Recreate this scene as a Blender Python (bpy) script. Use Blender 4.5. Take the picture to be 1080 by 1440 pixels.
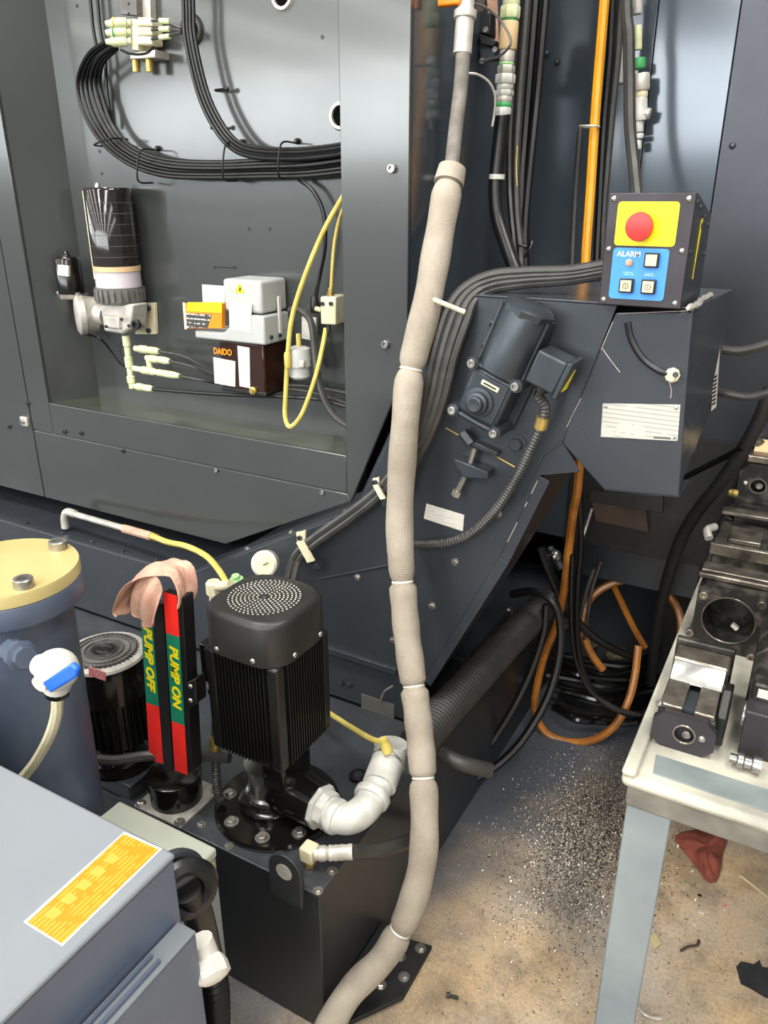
import bpy, math, random
from mathutils import Vector, Matrix
random.seed(7)
for o in list(bpy.data.objects): bpy.data.objects.remove(o)
scene = bpy.context.scene
COL = scene.collection
V = Vector

# ------------------------------------------------------------------ camera
FOC, PITCH, YAW, EYE = 1092.0, math.radians(22), math.radians(29.3), 1.6
cam_d = bpy.data.cameras.new('camera'); cam = bpy.data.objects.new('camera', cam_d); COL.objects.link(cam)
cam.location = (0, 0, EYE); cam.rotation_euler = (math.pi/2 - PITCH, 0, YAW)
cam_d.sensor_fit = 'VERTICAL'; cam_d.sensor_height = 36.0; cam_d.lens = 36.0*FOC/1440.0
cam_d.clip_start = 0.02; cam_d.clip_end = 100
scene.camera = cam

# ------------------------------------------------------------------ world, lights, exposure
w = bpy.data.worlds.new('hall'); scene.world = w; w.use_nodes = True
w.node_tree.nodes['Background'].inputs[0].default_value = (0.92, 0.96, 1.0, 1)
w.node_tree.nodes['Background'].inputs[1].default_value = 0.34
def lamp(x, y, z, sx, sy, power, col=(1, .96, .9)):
    d = bpy.data.lights.new('ceiling_strip', 'AREA'); d.shape = 'RECTANGLE'; d.size = sx; d.size_y = sy
    d.energy = power; d.color = col
    o = bpy.data.objects.new('ceiling_strip', d); COL.objects.link(o); o.location = (x, y, z); return o
# rows of ceiling strips running through the hall behind and beside the photographer
lamp(-1.5, 0.35, 3.9, 1.8, .3, 75)
lamp(0.6, 0.9, 3.9, .3, 1.8, 60)
lamp(-1.7, -2.6, 3.9, .6, 3.2, 120)
lamp(0.9, -2.6, 3.9, .6, 3.2, 120)
for X in (-4.5, -7.5, -10.5, -13.5, 4.5, 7.5):
    lamp(X, -9.5, 4.6, .9, 15, 330)
lamp(-1.7, -10.5, 4.6, .9, 11, 280)
lamp(1.2, -10.5, 4.6, .9, 11, 280)
# daylight from the band of windows in the far end wall and the far left wall of the hall
for x, y, rz, wd, pw in ((-9, -20, 0, 30, 2400), (-24, -8, -90, 20, 1000)):
    o = lamp(x, y, 4.1, wd, 2.6, pw, (.95, .98, 1)); o.name = 'window_daylight'
    o.rotation_euler = (math.radians(90), 0, math.radians(rz))
scene.view_settings.view_transform = 'Standard'; scene.view_settings.look = 'None'
scene.view_settings.gamma = 1.0; scene.view_settings.use_curve_mapping = False
scene.view_settings.exposure = 0.28

# ------------------------------------------------------------------ measuring: a photo pixel and one known coordinate give a place
_fh = V((-math.sin(YAW), math.cos(YAW), 0)); _r = V((math.cos(YAW), math.sin(YAW), 0)); _u0 = V((0, 0, 1))
_fw = _fh*math.cos(PITCH) - _u0*math.sin(PITCH); _up = _fh*math.sin(PITCH) + _u0*math.cos(PITCH)
def Q(x, y, Y=None, z=None, X=None):
    d = _fw + _r*((x-540)/FOC) + _up*((720-y)/FOC)
    if Y is not None: t = Y/d.y
    elif z is not None: t = (z-EYE)/d.z
    else: t = X/d.x
    return V((0, 0, EYE)) + d*t
def PM(q): return FOC/((V(q)-V((0, 0, EYE))).dot(_fw))      # pixels in one metre at a place

# ------------------------------------------------------------------ mesh helpers
def frame(ax):
    ax = V(ax).normalized(); t = V((0, 0, 1)) if abs(ax.z) < .9 else V((1, 0, 0))
    a = ax.cross(t).normalized(); return a, ax.cross(a).normalized(), ax
def spline(pts, k=5):
    pts = [V(p) for p in pts]
    if len(pts) < 3: return pts
    P = [2*pts[0]-pts[1]] + pts + [2*pts[-1]-pts[-2]]; out = []
    for i in range(1, len(P)-2):
        p0, p1, p2, p3 = P[i-1:i+3]
        for j in range(k):
            t = j/k
            out.append(.5*((2*p1) + (p2-p0)*t + (2*p0-5*p1+4*p2-p3)*t*t + (3*p1-p0-3*p2+p3)*t**3))
    return out + [pts[-1]]
def resample(pts, step):
    L = [0]
    for a, b in zip(pts, pts[1:]): L.append(L[-1] + (b-a).length)
    n = max(2, int(L[-1]/step)); out = []; j = 0
    for i in range(n+1):
        s = L[-1]*i/n
        while j < len(L)-2 and L[j+1] < s: j += 1
        t = (s-L[j])/max(1e-9, L[j+1]-L[j]); out.append(pts[j].lerp(pts[j+1], min(1, t)))
    return out
class MB:
    def __init__(s): s.v = []; s.f = []
    def add(s, vs, fs):
        o = len(s.v); s.v += [V(v) for v in vs]; s.f += [[i+o for i in f] for f in fs]; return s
    def bb(s, x0, x1, y0, y1, z0, z1):
        return s.add([(x, y, z) for z in (z0, z1) for y in (y0, y1) for x in (x0, x1)],
                     [(0,2,3,1),(4,5,7,6),(0,1,5,4),(2,6,7,3),(0,4,6,2),(1,3,7,5)])
    def box(s, c, d, R=None):
        c = V(c); o = []
        for z in (-.5, .5):
            for y in (-.5, .5):
                for x in (-.5, .5):
                    q = V((x*d[0], y*d[1], z*d[2])); o.append(c + (R @ q if R else q))
        return s.add(o, [(0,2,3,1),(4,5,7,6),(0,1,5,4),(2,6,7,3),(0,4,6,2),(1,3,7,5)])
    def lathe(s, o, ax, prof, n=20, caps=True):
        a, b, c = frame(ax); o = V(o); vs = []; fs = []
        for r, h in prof:
            for i in range(n):
                t = 2*math.pi*i/n; vs.append(o + c*h + (a*math.cos(t) + b*math.sin(t))*r)
        m = len(prof)
        for k in range(m-1):
            for i in range(n):
                j = (i+1) % n; fs.append((k*n+i, k*n+j, (k+1)*n+j, (k+1)*n+i))
        if caps: fs.append(tuple(range(n))[::-1]); fs.append(tuple((m-1)*n+i for i in range(n)))
        return s.add(vs, fs)
    def cyl(s, a, b, r, r2=None, n=16):
        a, b = V(a), V(b); return s.lathe(a, b-a, [(r, 0), (r if r2 is None else r2, (b-a).length)], n)
    def tube(s, pts, r, n=8, k=5, step=None, amp=0, sm=True):
        pts = spline(pts, k) if sm else [V(p) for p in pts]
        if step: pts = resample(pts, step)
        m = len(pts); vs = []; fs = []
        nrm = None
        for i, p in enumerate(pts):
            t = (pts[min(i+1, m-1)] - pts[max(i-1, 0)]).normalized()
            if nrm is None: nrm = frame(t)[0]
            nrm = (nrm - t*nrm.dot(t)).normalized(); bn = t.cross(nrm)
            rr = r(i/(m-1)) if callable(r) else r
            if amp: rr += amp if i % 2 else -amp
            for q in range(n):
                g = 2*math.pi*q/n; vs.append(p + (nrm*math.cos(g) + bn*math.sin(g))*rr)
        for i in range(m-1):
            for q in range(n):
                j = (q+1) % n; fs.append((i*n+q, i*n+j, (i+1)*n+j, (i+1)*n+q))
        fs.append(tuple(range(n))[::-1]); fs.append(tuple((m-1)*n+i for i in range(n)))
        return s.add(vs, fs)
    def prism(s, poly, vec):
        poly = [V(p) for p in poly]; vec = V(vec); n = len(poly)
        nn = V((0, 0, 0))
        for i in range(n): nn += poly[i].cross(poly[(i+1) % n])
        if nn.dot(vec) > 0: poly = poly[::-1]
        return s.add(poly + [p+vec for p in poly], [tuple(range(n)), tuple(range(2*n-1, n-1, -1))] +
                     [(i, i+n, (i+1) % n+n, (i+1) % n)[::1] for i in range(n)])
    def torus(s, c, ax, R, r, n=24, m=8):
        a, b, cc = frame(ax); c = V(c); vs = []; fs = []
        for i in range(n):
            t = 2*math.pi*i/n; d = a*math.cos(t) + b*math.sin(t)
            for j in range(m):
                g = 2*math.pi*j/m; vs.append(c + d*(R + r*math.cos(g)) + cc*(r*math.sin(g)))
        for i in range(n):
            for j in range(m): fs.append((i*m+j, ((i+1) % n)*m+j, ((i+1) % n)*m+(j+1) % m, i*m+(j+1) % m))
        return s.add(vs, fs)
    def sphere(s, c, r, n=12, sc=(1, 1, 1)):
        c = V(c); vs = []; fs = []; m = n//2
        for i in range(m+1):
            t = math.pi*i/m
            for j in range(n):
                g = 2*math.pi*j/n
                vs.append(c + V((math.sin(t)*math.cos(g)*r*sc[0], math.sin(t)*math.sin(g)*r*sc[1], math.cos(t)*r*sc[2])))
        for i in range(m):
            for j in range(n): fs.append((i*n+j, (i+1)*n+j, (i+1)*n+(j+1) % n, i*n+(j+1) % n))
        return s.add(vs, fs)
WL = {}
def place(o, loc, parent):
    COL.objects.link(o); o.parent = parent; loc = V(loc)
    o.location = loc - (WL[parent.name] if parent else V((0, 0, 0))); WL[o.name] = loc
    return o
def obj(name, mb, mat, parent=None, bev=0, ang=38, seg=2):
    lo = V([min(v[i] for v in mb.v) for i in range(3)]); hi = V([max(v[i] for v in mb.v) for i in range(3)])
    c = V(((lo.x+hi.x)/2, (lo.y+hi.y)/2, lo.z)) if parent is None else (lo+hi)/2
    me = bpy.data.meshes.new(name); me.from_pydata([v-c for v in mb.v], [], mb.f); me.validate(); me.update()
    me.polygons.foreach_set('use_smooth', [True]*len(me.polygons)); me.set_sharp_from_angle(angle=math.radians(ang))
    me.materials.append(M[mat]); o = bpy.data.objects.new(name, me); place(o, c, parent)
    if bev:
        b = o.modifiers.new('bevel', 'BEVEL'); b.width = bev; b.segments = seg; b.limit_method = 'ANGLE'; b.angle_limit = math.radians(35)
        b.harden_normals = False
    return o
def tag(o, label, cat, group=None, kind=None):
    o['label'] = label; o['category'] = cat
    if group: o['group'] = group
    if kind: o['kind'] = kind
    return o
def thing(name, label, cat, loc, group=None):
    o = bpy.data.objects.new(name, None); o.empty_display_size = .05; place(o, loc, None); return tag(o, label, cat, group)
def struct(o): o['kind'] = 'structure'; return o
def single(name, mb, mat, label, cat, group=None, kind=None, **k):
    return tag(obj(name, mb, mat, None, **k), label, cat, group, kind)
_shared = {}
def shared(key, build, mat):
    if key not in _shared:
        mb = MB(); build(mb); me = bpy.data.meshes.new(key); me.from_pydata(mb.v, [], mb.f); me.update()
        me.polygons.foreach_set('use_smooth', [True]*len(me.polygons)); me.set_sharp_from_angle(angle=math.radians(38))
        me.materials.append(M[mat]); _shared[key] = me
    return _shared[key]
def inst(name, me, pos, parent, axis=None, scale=1, spin=0):
    o = bpy.data.objects.new(name, me)
    if axis is not None:
        a, b, c = frame(axis); o.rotation_euler = (Matrix((a, b, c)).transposed() @ Matrix.Rotation(spin, 3, 'Z')).to_euler()
    o.scale = (scale,)*3 if not isinstance(scale, tuple) else scale
    return place(o, pos, parent)
def hexbolt(mb):
    mb.lathe((0, 0, 0), (0, 0, 1), [(1.45, 0), (1.45, .18)], 14); mb.lathe((0, 0, .18), (0, 0, 1), [(1, 0), (1, .6), (.85, .72)], 6)
def capbolt(mb):
    mb.lathe((0, 0, 0), (0, 0, 1), [(1, 0), (1, .9), (.9, 1), (.55, 1), (.5, .45)], 14)
def dome(mb): mb.lathe((0, 0, 0), (0, 0, 1), [(1, 0), (.92, .3), (.6, .55), (.25, .62)], 12)
def bolt(parent, pos, axis, r, kind='hex', mat='zinc', name='bolt'):
    fn = {'hex': hexbolt, 'cap': capbolt, 'dome': dome}[kind]
    return inst(name, shared(kind+'_'+mat, fn, mat), pos, parent, axis, r, random.random())
def text(name, body, mat, parent, pos, right, up, size, ext=.0004, sx=1.0, bold=0, shear=0):
    cu = bpy.data.curves.new(name, 'FONT'); cu.body = body; cu.size = size; cu.extrude = ext; cu.align_x = 'CENTER'; cu.align_y = 'CENTER'
    cu.offset = bold; cu.resolution_u = 3; cu.shear = shear
    t = bpy.data.objects.new(name, cu); COL.objects.link(t); bpy.context.view_layer.update()
    me = bpy.data.meshes.new_from_object(t.evaluated_get(bpy.context.evaluated_depsgraph_get()))
    bpy.data.objects.remove(t); me.name = name; me.materials.clear(); me.materials.append(M[mat])
    o = bpy.data.objects.new(name, me); right = V(right).normalized(); n = right.cross(V(up)).normalized(); up = n.cross(right)
    o.rotation_euler = Matrix((right, up, n)).transposed().to_euler(); o.scale = (sx, 1, 1)
    return place(o, pos, parent)

# ------------------------------------------------------------------ materials
M = {}
def lin(h):
    c = [int(h[i:i+2], 16)/255 for i in (1, 3, 5)]
    return tuple(x/12.92 if x < .04045 else ((x+.055)/1.055)**2.4 for x in c)
def mat(name, col, rough=.5, metal=0, col2=None, scale=8, rvar=.1, bump=0, bscale=60, detail=5, lo=.35, hi=.65, coat=0, stretch=None, spec=.5, trans=0, alpha=1):
    m = bpy.data.materials.new(name); m.use_nodes = True; nt = m.node_tree; b = nt.nodes['Principled BSDF']
    N = lambda t: nt.nodes.new(t); L = nt.links.new
    tc = N('ShaderNodeTexCoord'); vec = tc.outputs['Object']
    geo = N('ShaderNodeNewGeometry'); vec = geo.outputs['Position']
    if stretch:
        mp = N('ShaderNodeMapping'); mp.inputs['Scale'].default_value = stretch; L(vec, mp.inputs[0]); vec = mp.outputs[0]
    n = N('ShaderNodeTexNoise'); n.inputs['Scale'].default_value = scale; n.inputs['Detail'].default_value = detail; L(vec, n.inputs['Vector'])
    r = N('ShaderNodeValToRGB'); c1 = lin(col); c2 = lin(col2) if col2 else tuple(x*.82 for x in c1)
    r.color_ramp.elements[0].position = lo; r.color_ramp.elements[1].position = hi
    r.color_ramp.elements[0].color = (*c2, 1); r.color_ramp.elements[1].color = (*c1, 1)
    L(n.outputs['Fac'], r.inputs[0]); L(r.outputs[0], b.inputs['Base Color'])
    mr = N('ShaderNodeMapRange'); mr.inputs['To Min'].default_value = min(1, rough+rvar); mr.inputs['To Max'].default_value = max(.02, rough-rvar)
    L(n.outputs['Fac'], mr.inputs['Value']); L(mr.outputs[0], b.inputs['Roughness'])
    b.inputs['Metallic'].default_value = metal; b.inputs['Specular IOR Level'].default_value = spec
    b.inputs['Coat Weight'].default_value = coat; b.inputs['Coat Roughness'].default_value = .08
    if trans: b.inputs['Transmission Weight'].default_value = trans
    b.inputs['Alpha'].default_value = alpha
    if bump:
        n2 = N('ShaderNodeTexNoise'); n2.inputs['Scale'].default_value = bscale; n2.inputs['Detail'].default_value = 3; L(vec, n2.inputs['Vector'])
        bp = N('ShaderNodeBump'); bp.inputs['Strength'].default_value = bump; bp.inputs['Distance'].default_value = .004
        L(n2.outputs['Fac'], bp.inputs['Height']); L(bp.outputs[0], b.inputs['Normal'])
    M[name] = m; return m
mat('paint', '#505352', .2, .45, '#4a4d4c', 3, .05, coat=.3)
mat('recess_floor', '#5c6052', .16, .4, '#4e5244', 9, .06, coat=.3)
mat('paint_side', '#4a525a', .14, .35, '#444c54', 3, .04, coat=.3)
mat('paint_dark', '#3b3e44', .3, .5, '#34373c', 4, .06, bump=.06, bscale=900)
mat('conveyor', '#42474d', .28, .4, '#3b4046', 5, .06)
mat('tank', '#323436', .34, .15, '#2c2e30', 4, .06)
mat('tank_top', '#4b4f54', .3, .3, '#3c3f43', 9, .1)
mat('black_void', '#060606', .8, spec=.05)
mat('black', '#141414', .35, 0, '#0d0d0d', 20)
mat('black_gloss', '#101010', .16, .1, '#17130f', 14, .08)
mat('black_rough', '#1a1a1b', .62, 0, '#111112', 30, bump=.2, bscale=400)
mat('rubber', '#121213', .34, 0, '#0c0c0d', 20, spec=.4)
mat('rubber_grey', '#3d3c39', .42, 0, '#302f2d', 30)
mat('hose_rib', '#353432', .5, 0, '#292826', 14)
mat('hose_grey', '#77736c', .75, 0, '#5f5a53', 30, bump=.3, bscale=500)
mat('foam', '#a1988a', .85, 0, '#8b8274', 14, bump=.5, bscale=350)
mat('zinc', '#b9b7b0', .3, .85, '#8d8a84', 40)
mat('steel', '#c4c4c0', .22, .95, '#8e8e8a', 30, .1)
mat('chrome', '#d8d8d6', .12, 1)
mat('brass', '#c9b068', .35, .7, '#a08a48', 40)
mat('white', '#d2d0c8', .45, 0, '#c4c1b6', 20)
mat('pipe_white', '#cfcfc8', .42, .1, '#9f9f97', 22, lo=.25)
mat('cream', '#d9d2b4', .5, 0, '#c4bb98', 25)
mat('cream_green', '#d3d8b0', .5, 0, '#b9bf90', 30)
mat('green', '#3f9a58', .5); mat('green_pale', '#9fd08d', .5)
mat('yellow', '#f2e000', .4); mat('yellow_hose', '#d6c46a', .4, 0, '#bca94f', 20)
mat('orange', '#f08a00', .45); mat('orange_hose', '#e09a1c', .35, 0, '#d08a14', 12)
mat('orange_dirty', '#c07c30', .3, 0, '#8a521e', 14, lo=.3)
mat('red', '#e0241c', .4); mat('red_btn', '#f0302c', .4)
mat('blue', '#3f8fe0', .4, 0, '#3a88d8', 20); mat('blue_handle', '#1f63d8', .3)
mat('sign_green', '#0f7a5c', .4); mat('sign_red', '#f0281e', .4)
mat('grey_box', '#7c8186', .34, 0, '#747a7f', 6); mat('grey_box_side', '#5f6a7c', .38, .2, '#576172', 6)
mat('pale_box', '#b2b7a9', .5, 0, '#a8ad9f', 8); mat('pale_side', '#8a9292', .45)
mat('gold_lid', '#c6b883', .34, .15, '#b8a568', 4); mat('vessel', '#555f70', .4, .2, '#4c5566', 6)
mat('table', '#bdbaa9', .55, 0, '#8f8d82', 9, bump=.1, bscale=200); mat('table_leg', '#8d979a', .45, .15, '#79848a', 5)
mat('table_edge', '#7f7d74', .6, 0, '#5e5c55', 14); mat('inset', '#7f8988', .35, .1, '#676f6f', 10)
mat('oxide', '#5a5650', .36, .55, '#2a2927', 30, bump=.15, bscale=300, lo=.46, hi=.66); mat('oxide_plate', '#38353a', .45, .3, '#2d2a2e', 12)
mat('machined', '#a39a8c', .3, .85, '#5a544c', 22, .12)
mat('rag_pink', '#d0a890', .9, 0, '#bd907c', 30, bump=.5, bscale=300); mat('rag_red', '#8f4a38', .9, 0, '#6f382b', 30, bump=.5, bscale=300)
mat('paper', '#cbc8be', .6); mat('tape_grey', '#5c5a55', .4)
mat('cardboard', '#4a3b30', .8, 0, '#362b23', 12); mat('wood', '#c2b48c', .7); mat('dirty_scrap', '#84785a', .8, 0, '#4a4336', 40)
mat('smoke', '#3a3432', .08, 0, '#2a2625', 10, .02, trans=.55); mat('amber', '#3a1d12', .08, 0, '#2a140c', 10, .02, trans=.35)
mat('tan', '#d8b98a', .5); mat('lilac', '#c9c0c6', .5); mat('grease_grey', '#6a6866', .5, 0, '#55534f', 30)
mat('cast', '#d0ccc2', .42, .4, '#b0aca2', 30); mat('cast_dark', '#3a4147', .36, .35, '#30363b', 20)
mat('chips', '#d9cfc0', .3, .35, '#2b2420', 260, .1, lo=.46, hi=.53, detail=1)
mat('sticker_yellow', '#e8d820', .5); mat('sticker_pink', '#d89a9a', .5, 0, '#c85a5a', 160)
mat('label_orange', '#f39a10', .5, 0, '#e88a08', 30)
def stripes(name, c1, c2, freq, axis, frac=.25, breaks=40):
    """flat print: rows of small illegible type on a plate"""
    m = mat(name, c1, .5); nt = m.node_tree; b = nt.nodes['Principled BSDF']; N = nt.nodes.new; L = nt.links.new
    g = N('ShaderNodeNewGeometry'); s = N('ShaderNodeSeparateXYZ'); L(g.outputs['Position'], s.inputs[0])
    mu = N('ShaderNodeMath'); mu.operation = 'MULTIPLY'; mu.inputs[1].default_value = freq; L(s.outputs[axis], mu.inputs[0])
    fr = N('ShaderNodeMath'); fr.operation = 'FRACT'; L(mu.outputs[0], fr.inputs[0])
    lt = N('ShaderNodeMath'); lt.operation = 'LESS_THAN'; lt.inputs[1].default_value = frac; L(fr.outputs[0], lt.inputs[0])
    n = N('ShaderNodeTexNoise'); n.inputs['Scale'].default_value = breaks; L(g.outputs['Position'], n.inputs['Vector'])
    gt = N('ShaderNodeMath'); gt.operation = 'GREATER_THAN'; gt.inputs[1].default_value = .47; L(n.outputs['Fac'], gt.inputs[0])
    mm = N('ShaderNodeMath'); mm.operation = 'MULTIPLY'; L(lt.outputs[0], mm.inputs[0]); L(gt.outputs[0], mm.inputs[1])
    mx = N('ShaderNodeMix'); mx.data_type = 'RGBA'; mx.inputs[6].default_value = (*lin(c1), 1); mx.inputs[7].default_value = (*lin(c2), 1)
    L(mm.outputs[0], mx.inputs[0]); L(mx.outputs[2], b.inputs['Base Color'])
mat('label_pale', '#e69a3a', .5)
stripes('plate_print', '#b4b3aa', '#9a9992', 120, 2, .3, 30)
stripes('paper_print', '#c6c3ba', '#aeaba2', 150, 2, .3, 60)
stripes('orange_print', '#dd7c00', '#e2922a', 190, 0, .5, 60)
# ------------------------------------------------------------------ floor
m = mat('floor', '#d6b98f', .55, 0, '#aca59a', 2.2, .12, bump=.12, bscale=180, detail=8, lo=.38, hi=.6)
nt = m.node_tree; b = nt.nodes['Principled BSDF']; base = b.inputs['Base Color'].links[0].from_socket
N = nt.nodes.new; L = nt.links.new
g = N('ShaderNodeNewGeometry')
n = N('ShaderNodeTexNoise'); n.inputs['Scale'].default_value = 5; n.inputs['Detail'].default_value = 8; n.inputs['Roughness'].default_value = .7; L(g.outputs['Position'], n.inputs['Vector'])
r = N('ShaderNodeValToRGB'); r.color_ramp.elements[0].position = .38; r.color_ramp.elements[1].position = .56
r.color_ramp.elements[0].color = (.42, .43, .46, 1); r.color_ramp.elements[1].color = (1, 1, 1, 1); L(n.outputs['Fac'], r.inputs[0])
mx = N('ShaderNodeMix'); mx.data_type = 'RGBA'; mx.blend_type = 'MULTIPLY'; mx.inputs[0].default_value = .8
L(base, mx.inputs[6]); L(r.outputs[0], mx.inputs[7])
nf = N('ShaderNodeTexNoise'); nf.inputs['Scale'].default_value = 140; nf.inputs['Detail'].default_value = 4; nf.inputs['Roughness'].default_value = .8; L(g.outputs['Position'], nf.inputs['Vector'])
rf = N('ShaderNodeValToRGB'); rf.color_ramp.elements[0].position = .34; rf.color_ramp.elements[1].position = .56
rf.color_ramp.elements[0].color = (.5, .5, .52, 1); rf.color_ramp.elements[1].color = (1, 1, 1, 1); L(nf.outputs['Fac'], rf.inputs[0])
mf = N('ShaderNodeMix'); mf.data_type = 'RGBA'; mf.blend_type = 'MULTIPLY'; mf.inputs[0].default_value = .7
# bluish darkening by the tank and under the machine: painted-in shadow plus oily grime
s = N('ShaderNodeSeparateXYZ'); L(g.outputs['Position'], s.inputs[0])
n3 = N('ShaderNodeTexNoise'); n3.inputs['Scale'].default_value = 3.5; n3.inputs['Detail'].default_value = 6; L(g.outputs['Position'], n3.inputs['Vector'])
def math_(op, a, bb):
    q = N('ShaderNodeMath'); q.operation = op
    for i, t in enumerate((a, bb)):
        if isinstance(t, (int, float)): q.inputs[i].default_value = t
        else: L(t, q.inputs[i])
    return q.outputs[0]
d = math_('ADD', math_('MULTIPLY', s.outputs[0], -1.5), math_('MULTIPLY', s.outputs[1], .75))
d = math_('ADD', d, math_('MULTIPLY', n3.outputs['Fac'], .9))
mr = N('ShaderNodeMapRange'); mr.inputs['From Min'].default_value = 1.95; mr.inputs['From Max'].default_value = 2.5; L(d, mr.inputs['Value'])
mx2 = N('ShaderNodeMix'); mx2.data_type = 'RGBA'; L(mr.outputs[0], mx2.inputs[0]); L(mx.outputs[2], mx2.inputs[6]); mx2.inputs[7].default_value = (*lin('#5b6068'), 1)
L(mx2.outputs[2], mf.inputs[6]); L(rf.outputs[0], mf.inputs[7]); L(mf.outputs[2], b.inputs['Base Color'])
mb = MB().bb(-6, 4, -4, 6, -.05, 0); struct(obj('floor', mb, 'floor'))

# ------------------------------------------------------------------ machine enclosure
YF, YB, YC, YR, XS = 1.52, 1.656, 1.42, 2.25, -.795
TOP = 2.35
mt = thing('machine_tool', 'large dark grey sheet-metal machine tool enclosure with an open service recess', 'machine', (-1.4, 1.9, 0))
def pl(name, pts, Y=YF, th=.012, matn='paint', bev=.002, parent=mt):
    return obj(name, MB().prism([(x, Y, z) for x, z in pts], (0, th, 0)), matn, parent, bev)
pl('door_panel', [(-3.4, .697), (-2.122, .697), (-2.122, TOP), (-3.4, TOP)])
pl('frame_stile', [(-2.118, .926), (-2.024, .926), (-2.024, TOP), (-2.118, TOP)])
pl('frame_sill', [(-2.024, .926), (-.958, .926), (-.958, 1.022), (-2.024, 1.022)])
pl('frame_stile', [(-.958, .926), (-.945, .908), (XS, 1.255), (XS, TOP), (-.958, TOP)])
pl('lower_panel', [(-2.118, .697), (-1.365, .697), (-.945, .906), (-.957, .923), (-2.118, .923)])
obj('recess_back', MB().bb(-1.97, -.94, YB, YB+.01, 1.01, TOP), 'paint', mt)
obj('recess_side', MB().prism([(-2.024, YF+.012, 1.022), (-1.955, YB, 1.022), (-1.965, YB+.004, 1.022), (-2.034, YF+.016, 1.022)], (0, 0, 1.33)), 'paint', mt)
obj('recess_floor', MB().bb(-2.024, -.958, YF+.012, YB, 1.006, 1.022), 'recess_floor', mt)
obj('recess_side', MB().bb(-.958, -.95, YF+.012, YB, 1.022, TOP), 'paint', mt)
obj('recess_roof', MB().bb(-2.03, -.95, YF, YB+.01, TOP, TOP+.01), 'paint', mt)
obj('side_panel', MB().bb(XS-.012, XS, YF+.013, YR, .66, TOP), 'paint_side', mt)
obj('top_panel', MB().bb(-3.4, XS, YF, 3.3, TOP+.01, TOP+.03), 'paint', mt)
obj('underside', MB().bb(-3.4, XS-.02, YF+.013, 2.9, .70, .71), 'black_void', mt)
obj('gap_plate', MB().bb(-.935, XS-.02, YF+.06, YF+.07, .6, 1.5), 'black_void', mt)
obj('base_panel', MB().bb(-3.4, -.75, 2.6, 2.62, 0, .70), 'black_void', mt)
# rear housing to the right of the hose gap
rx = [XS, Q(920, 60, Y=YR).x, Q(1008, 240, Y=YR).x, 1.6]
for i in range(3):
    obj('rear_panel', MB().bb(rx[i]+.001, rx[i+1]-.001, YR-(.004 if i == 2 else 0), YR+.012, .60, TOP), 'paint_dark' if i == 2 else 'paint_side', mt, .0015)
obj('rear_shade_skirt', MB().bb(-.6, 1.6, YR-.012, YR-.005, .6, .98), 'black_rough', mt, .001)  # black lower panel; its colour also carries the shade of the rear cavity
obj('rear_top', MB().bb(XS, 1.6, YR, 3.3, TOP, TOP+.02), 'paint', mt)
obj('rear_base', MB().bb(-.62, -.2, 2.30, 2.6, .46, .585), 'conveyor', mt, .003)
obj('rear_base_plate', MB().bb(-.3, 1.6, 2.5, 2.54, .0, .6), 'black_rough', mt)
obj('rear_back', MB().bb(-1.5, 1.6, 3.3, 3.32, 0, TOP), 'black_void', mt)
# bolts and holes in the sheet metal
for x, y in [(92, 607), (115, 609), (174, 634), (305, 661), (454, 692), (552, 237), (543, 484), (14, 600), (40, 567)]:
    bolt(mt, Q(x, y, Y=YF-.0005), (0, -1, 0), .0062 if x < 540 else .009, 'cap', 'cast_dark' if x < 200 else 'zinc')
for x, y in [(140, 213), (143, 244), (108, 8), (350, 322), (379, 322), (302, 376), (330, 376), (453, 52)]:
    obj('screw_hole', MB().lathe(Q(x, y, Y=YB-.0004), (0, -1, 0), [(.0042, 0), (.0042, .0008)], 10), 'black', mt)
obj('slot', MB().box(Q(316, 376, Y=YB-.0004), (.052, .0015, .003)), 'black', mt)
for x, y, r in [(480, 163, .029), (398, -6, .029), (270, 43, .034)]:
    c = Q(x, y, Y=YB)
    gm = obj('grommet', MB().lathe(c, (0, -1, 0), [(r*.72, .0), (r*.74, .008), (r*.95, .008), (r*1.08, .0)], 28, caps=False), 'rubber_grey' if x < 300 else 'cast', mt)
    obj('hole', MB().lathe(c, (0, -1, 0), [(r*.74, 0), (r*.74, .001)], 24), 'black_void', gm)
for x, y in [(783, 87), (768, 75), (1030, 205), (618, 45)]:
    Yk = YR-.0055
    if x == 618: continue
    bolt(mt, Q(x, y, Y=Yk), (0, -1, 0), .008, 'dome', 'cast_dark')
# the door latch at the left seam
lt = obj('latch', MB().bb(-2.16, -2.128, YF-.012, YF, .935, .965), 'cast', mt, .003)
bolt(lt, (-2.144, YF-.0125, .95), (0, -1, 0), .008, 'cap', 'zinc')

# ------------------------------------------------------------------ chip conveyor
cv = thing('chip_conveyor', 'dark grey chip conveyor rising at a slant to a boxy discharge head', 'conveyor', (-.9, 1.55, .389))
def cp(x, y): q = Q(x, y, Y=YC); return (q.x, q.z)
A, B_, C_, D_ = (-3.3, .632), cp(262, 808), cp(500, 718), cp(640, 415)
E_ = (cp(868, 433)[0], D_[1]); F_ = (cp(972, 437)[0]+.004, D_[1]); G_ = cp(955, 697); H_ = cp(850, 687); I_ = cp(792, 622)
T_, J_, K_, L_ = cp(816, 664), cp(760, 669), cp(704, 783), cp(596, 956)
CW = .33; HK = .022/.33
def ext(name, pts, y0, y1, matn, bev=.002, parent=cv): return obj(name, MB().prism([(x, y0, z) for x, z in pts], (0, y1-y0, 0)), matn, parent, bev)
ext('side_plate', [A, B_, C_, D_, E_, I_, T_, J_, K_, L_, (L_[0]-.02, .395), (-3.3, .395)], YC, YC+.004, 'conveyor')
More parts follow.
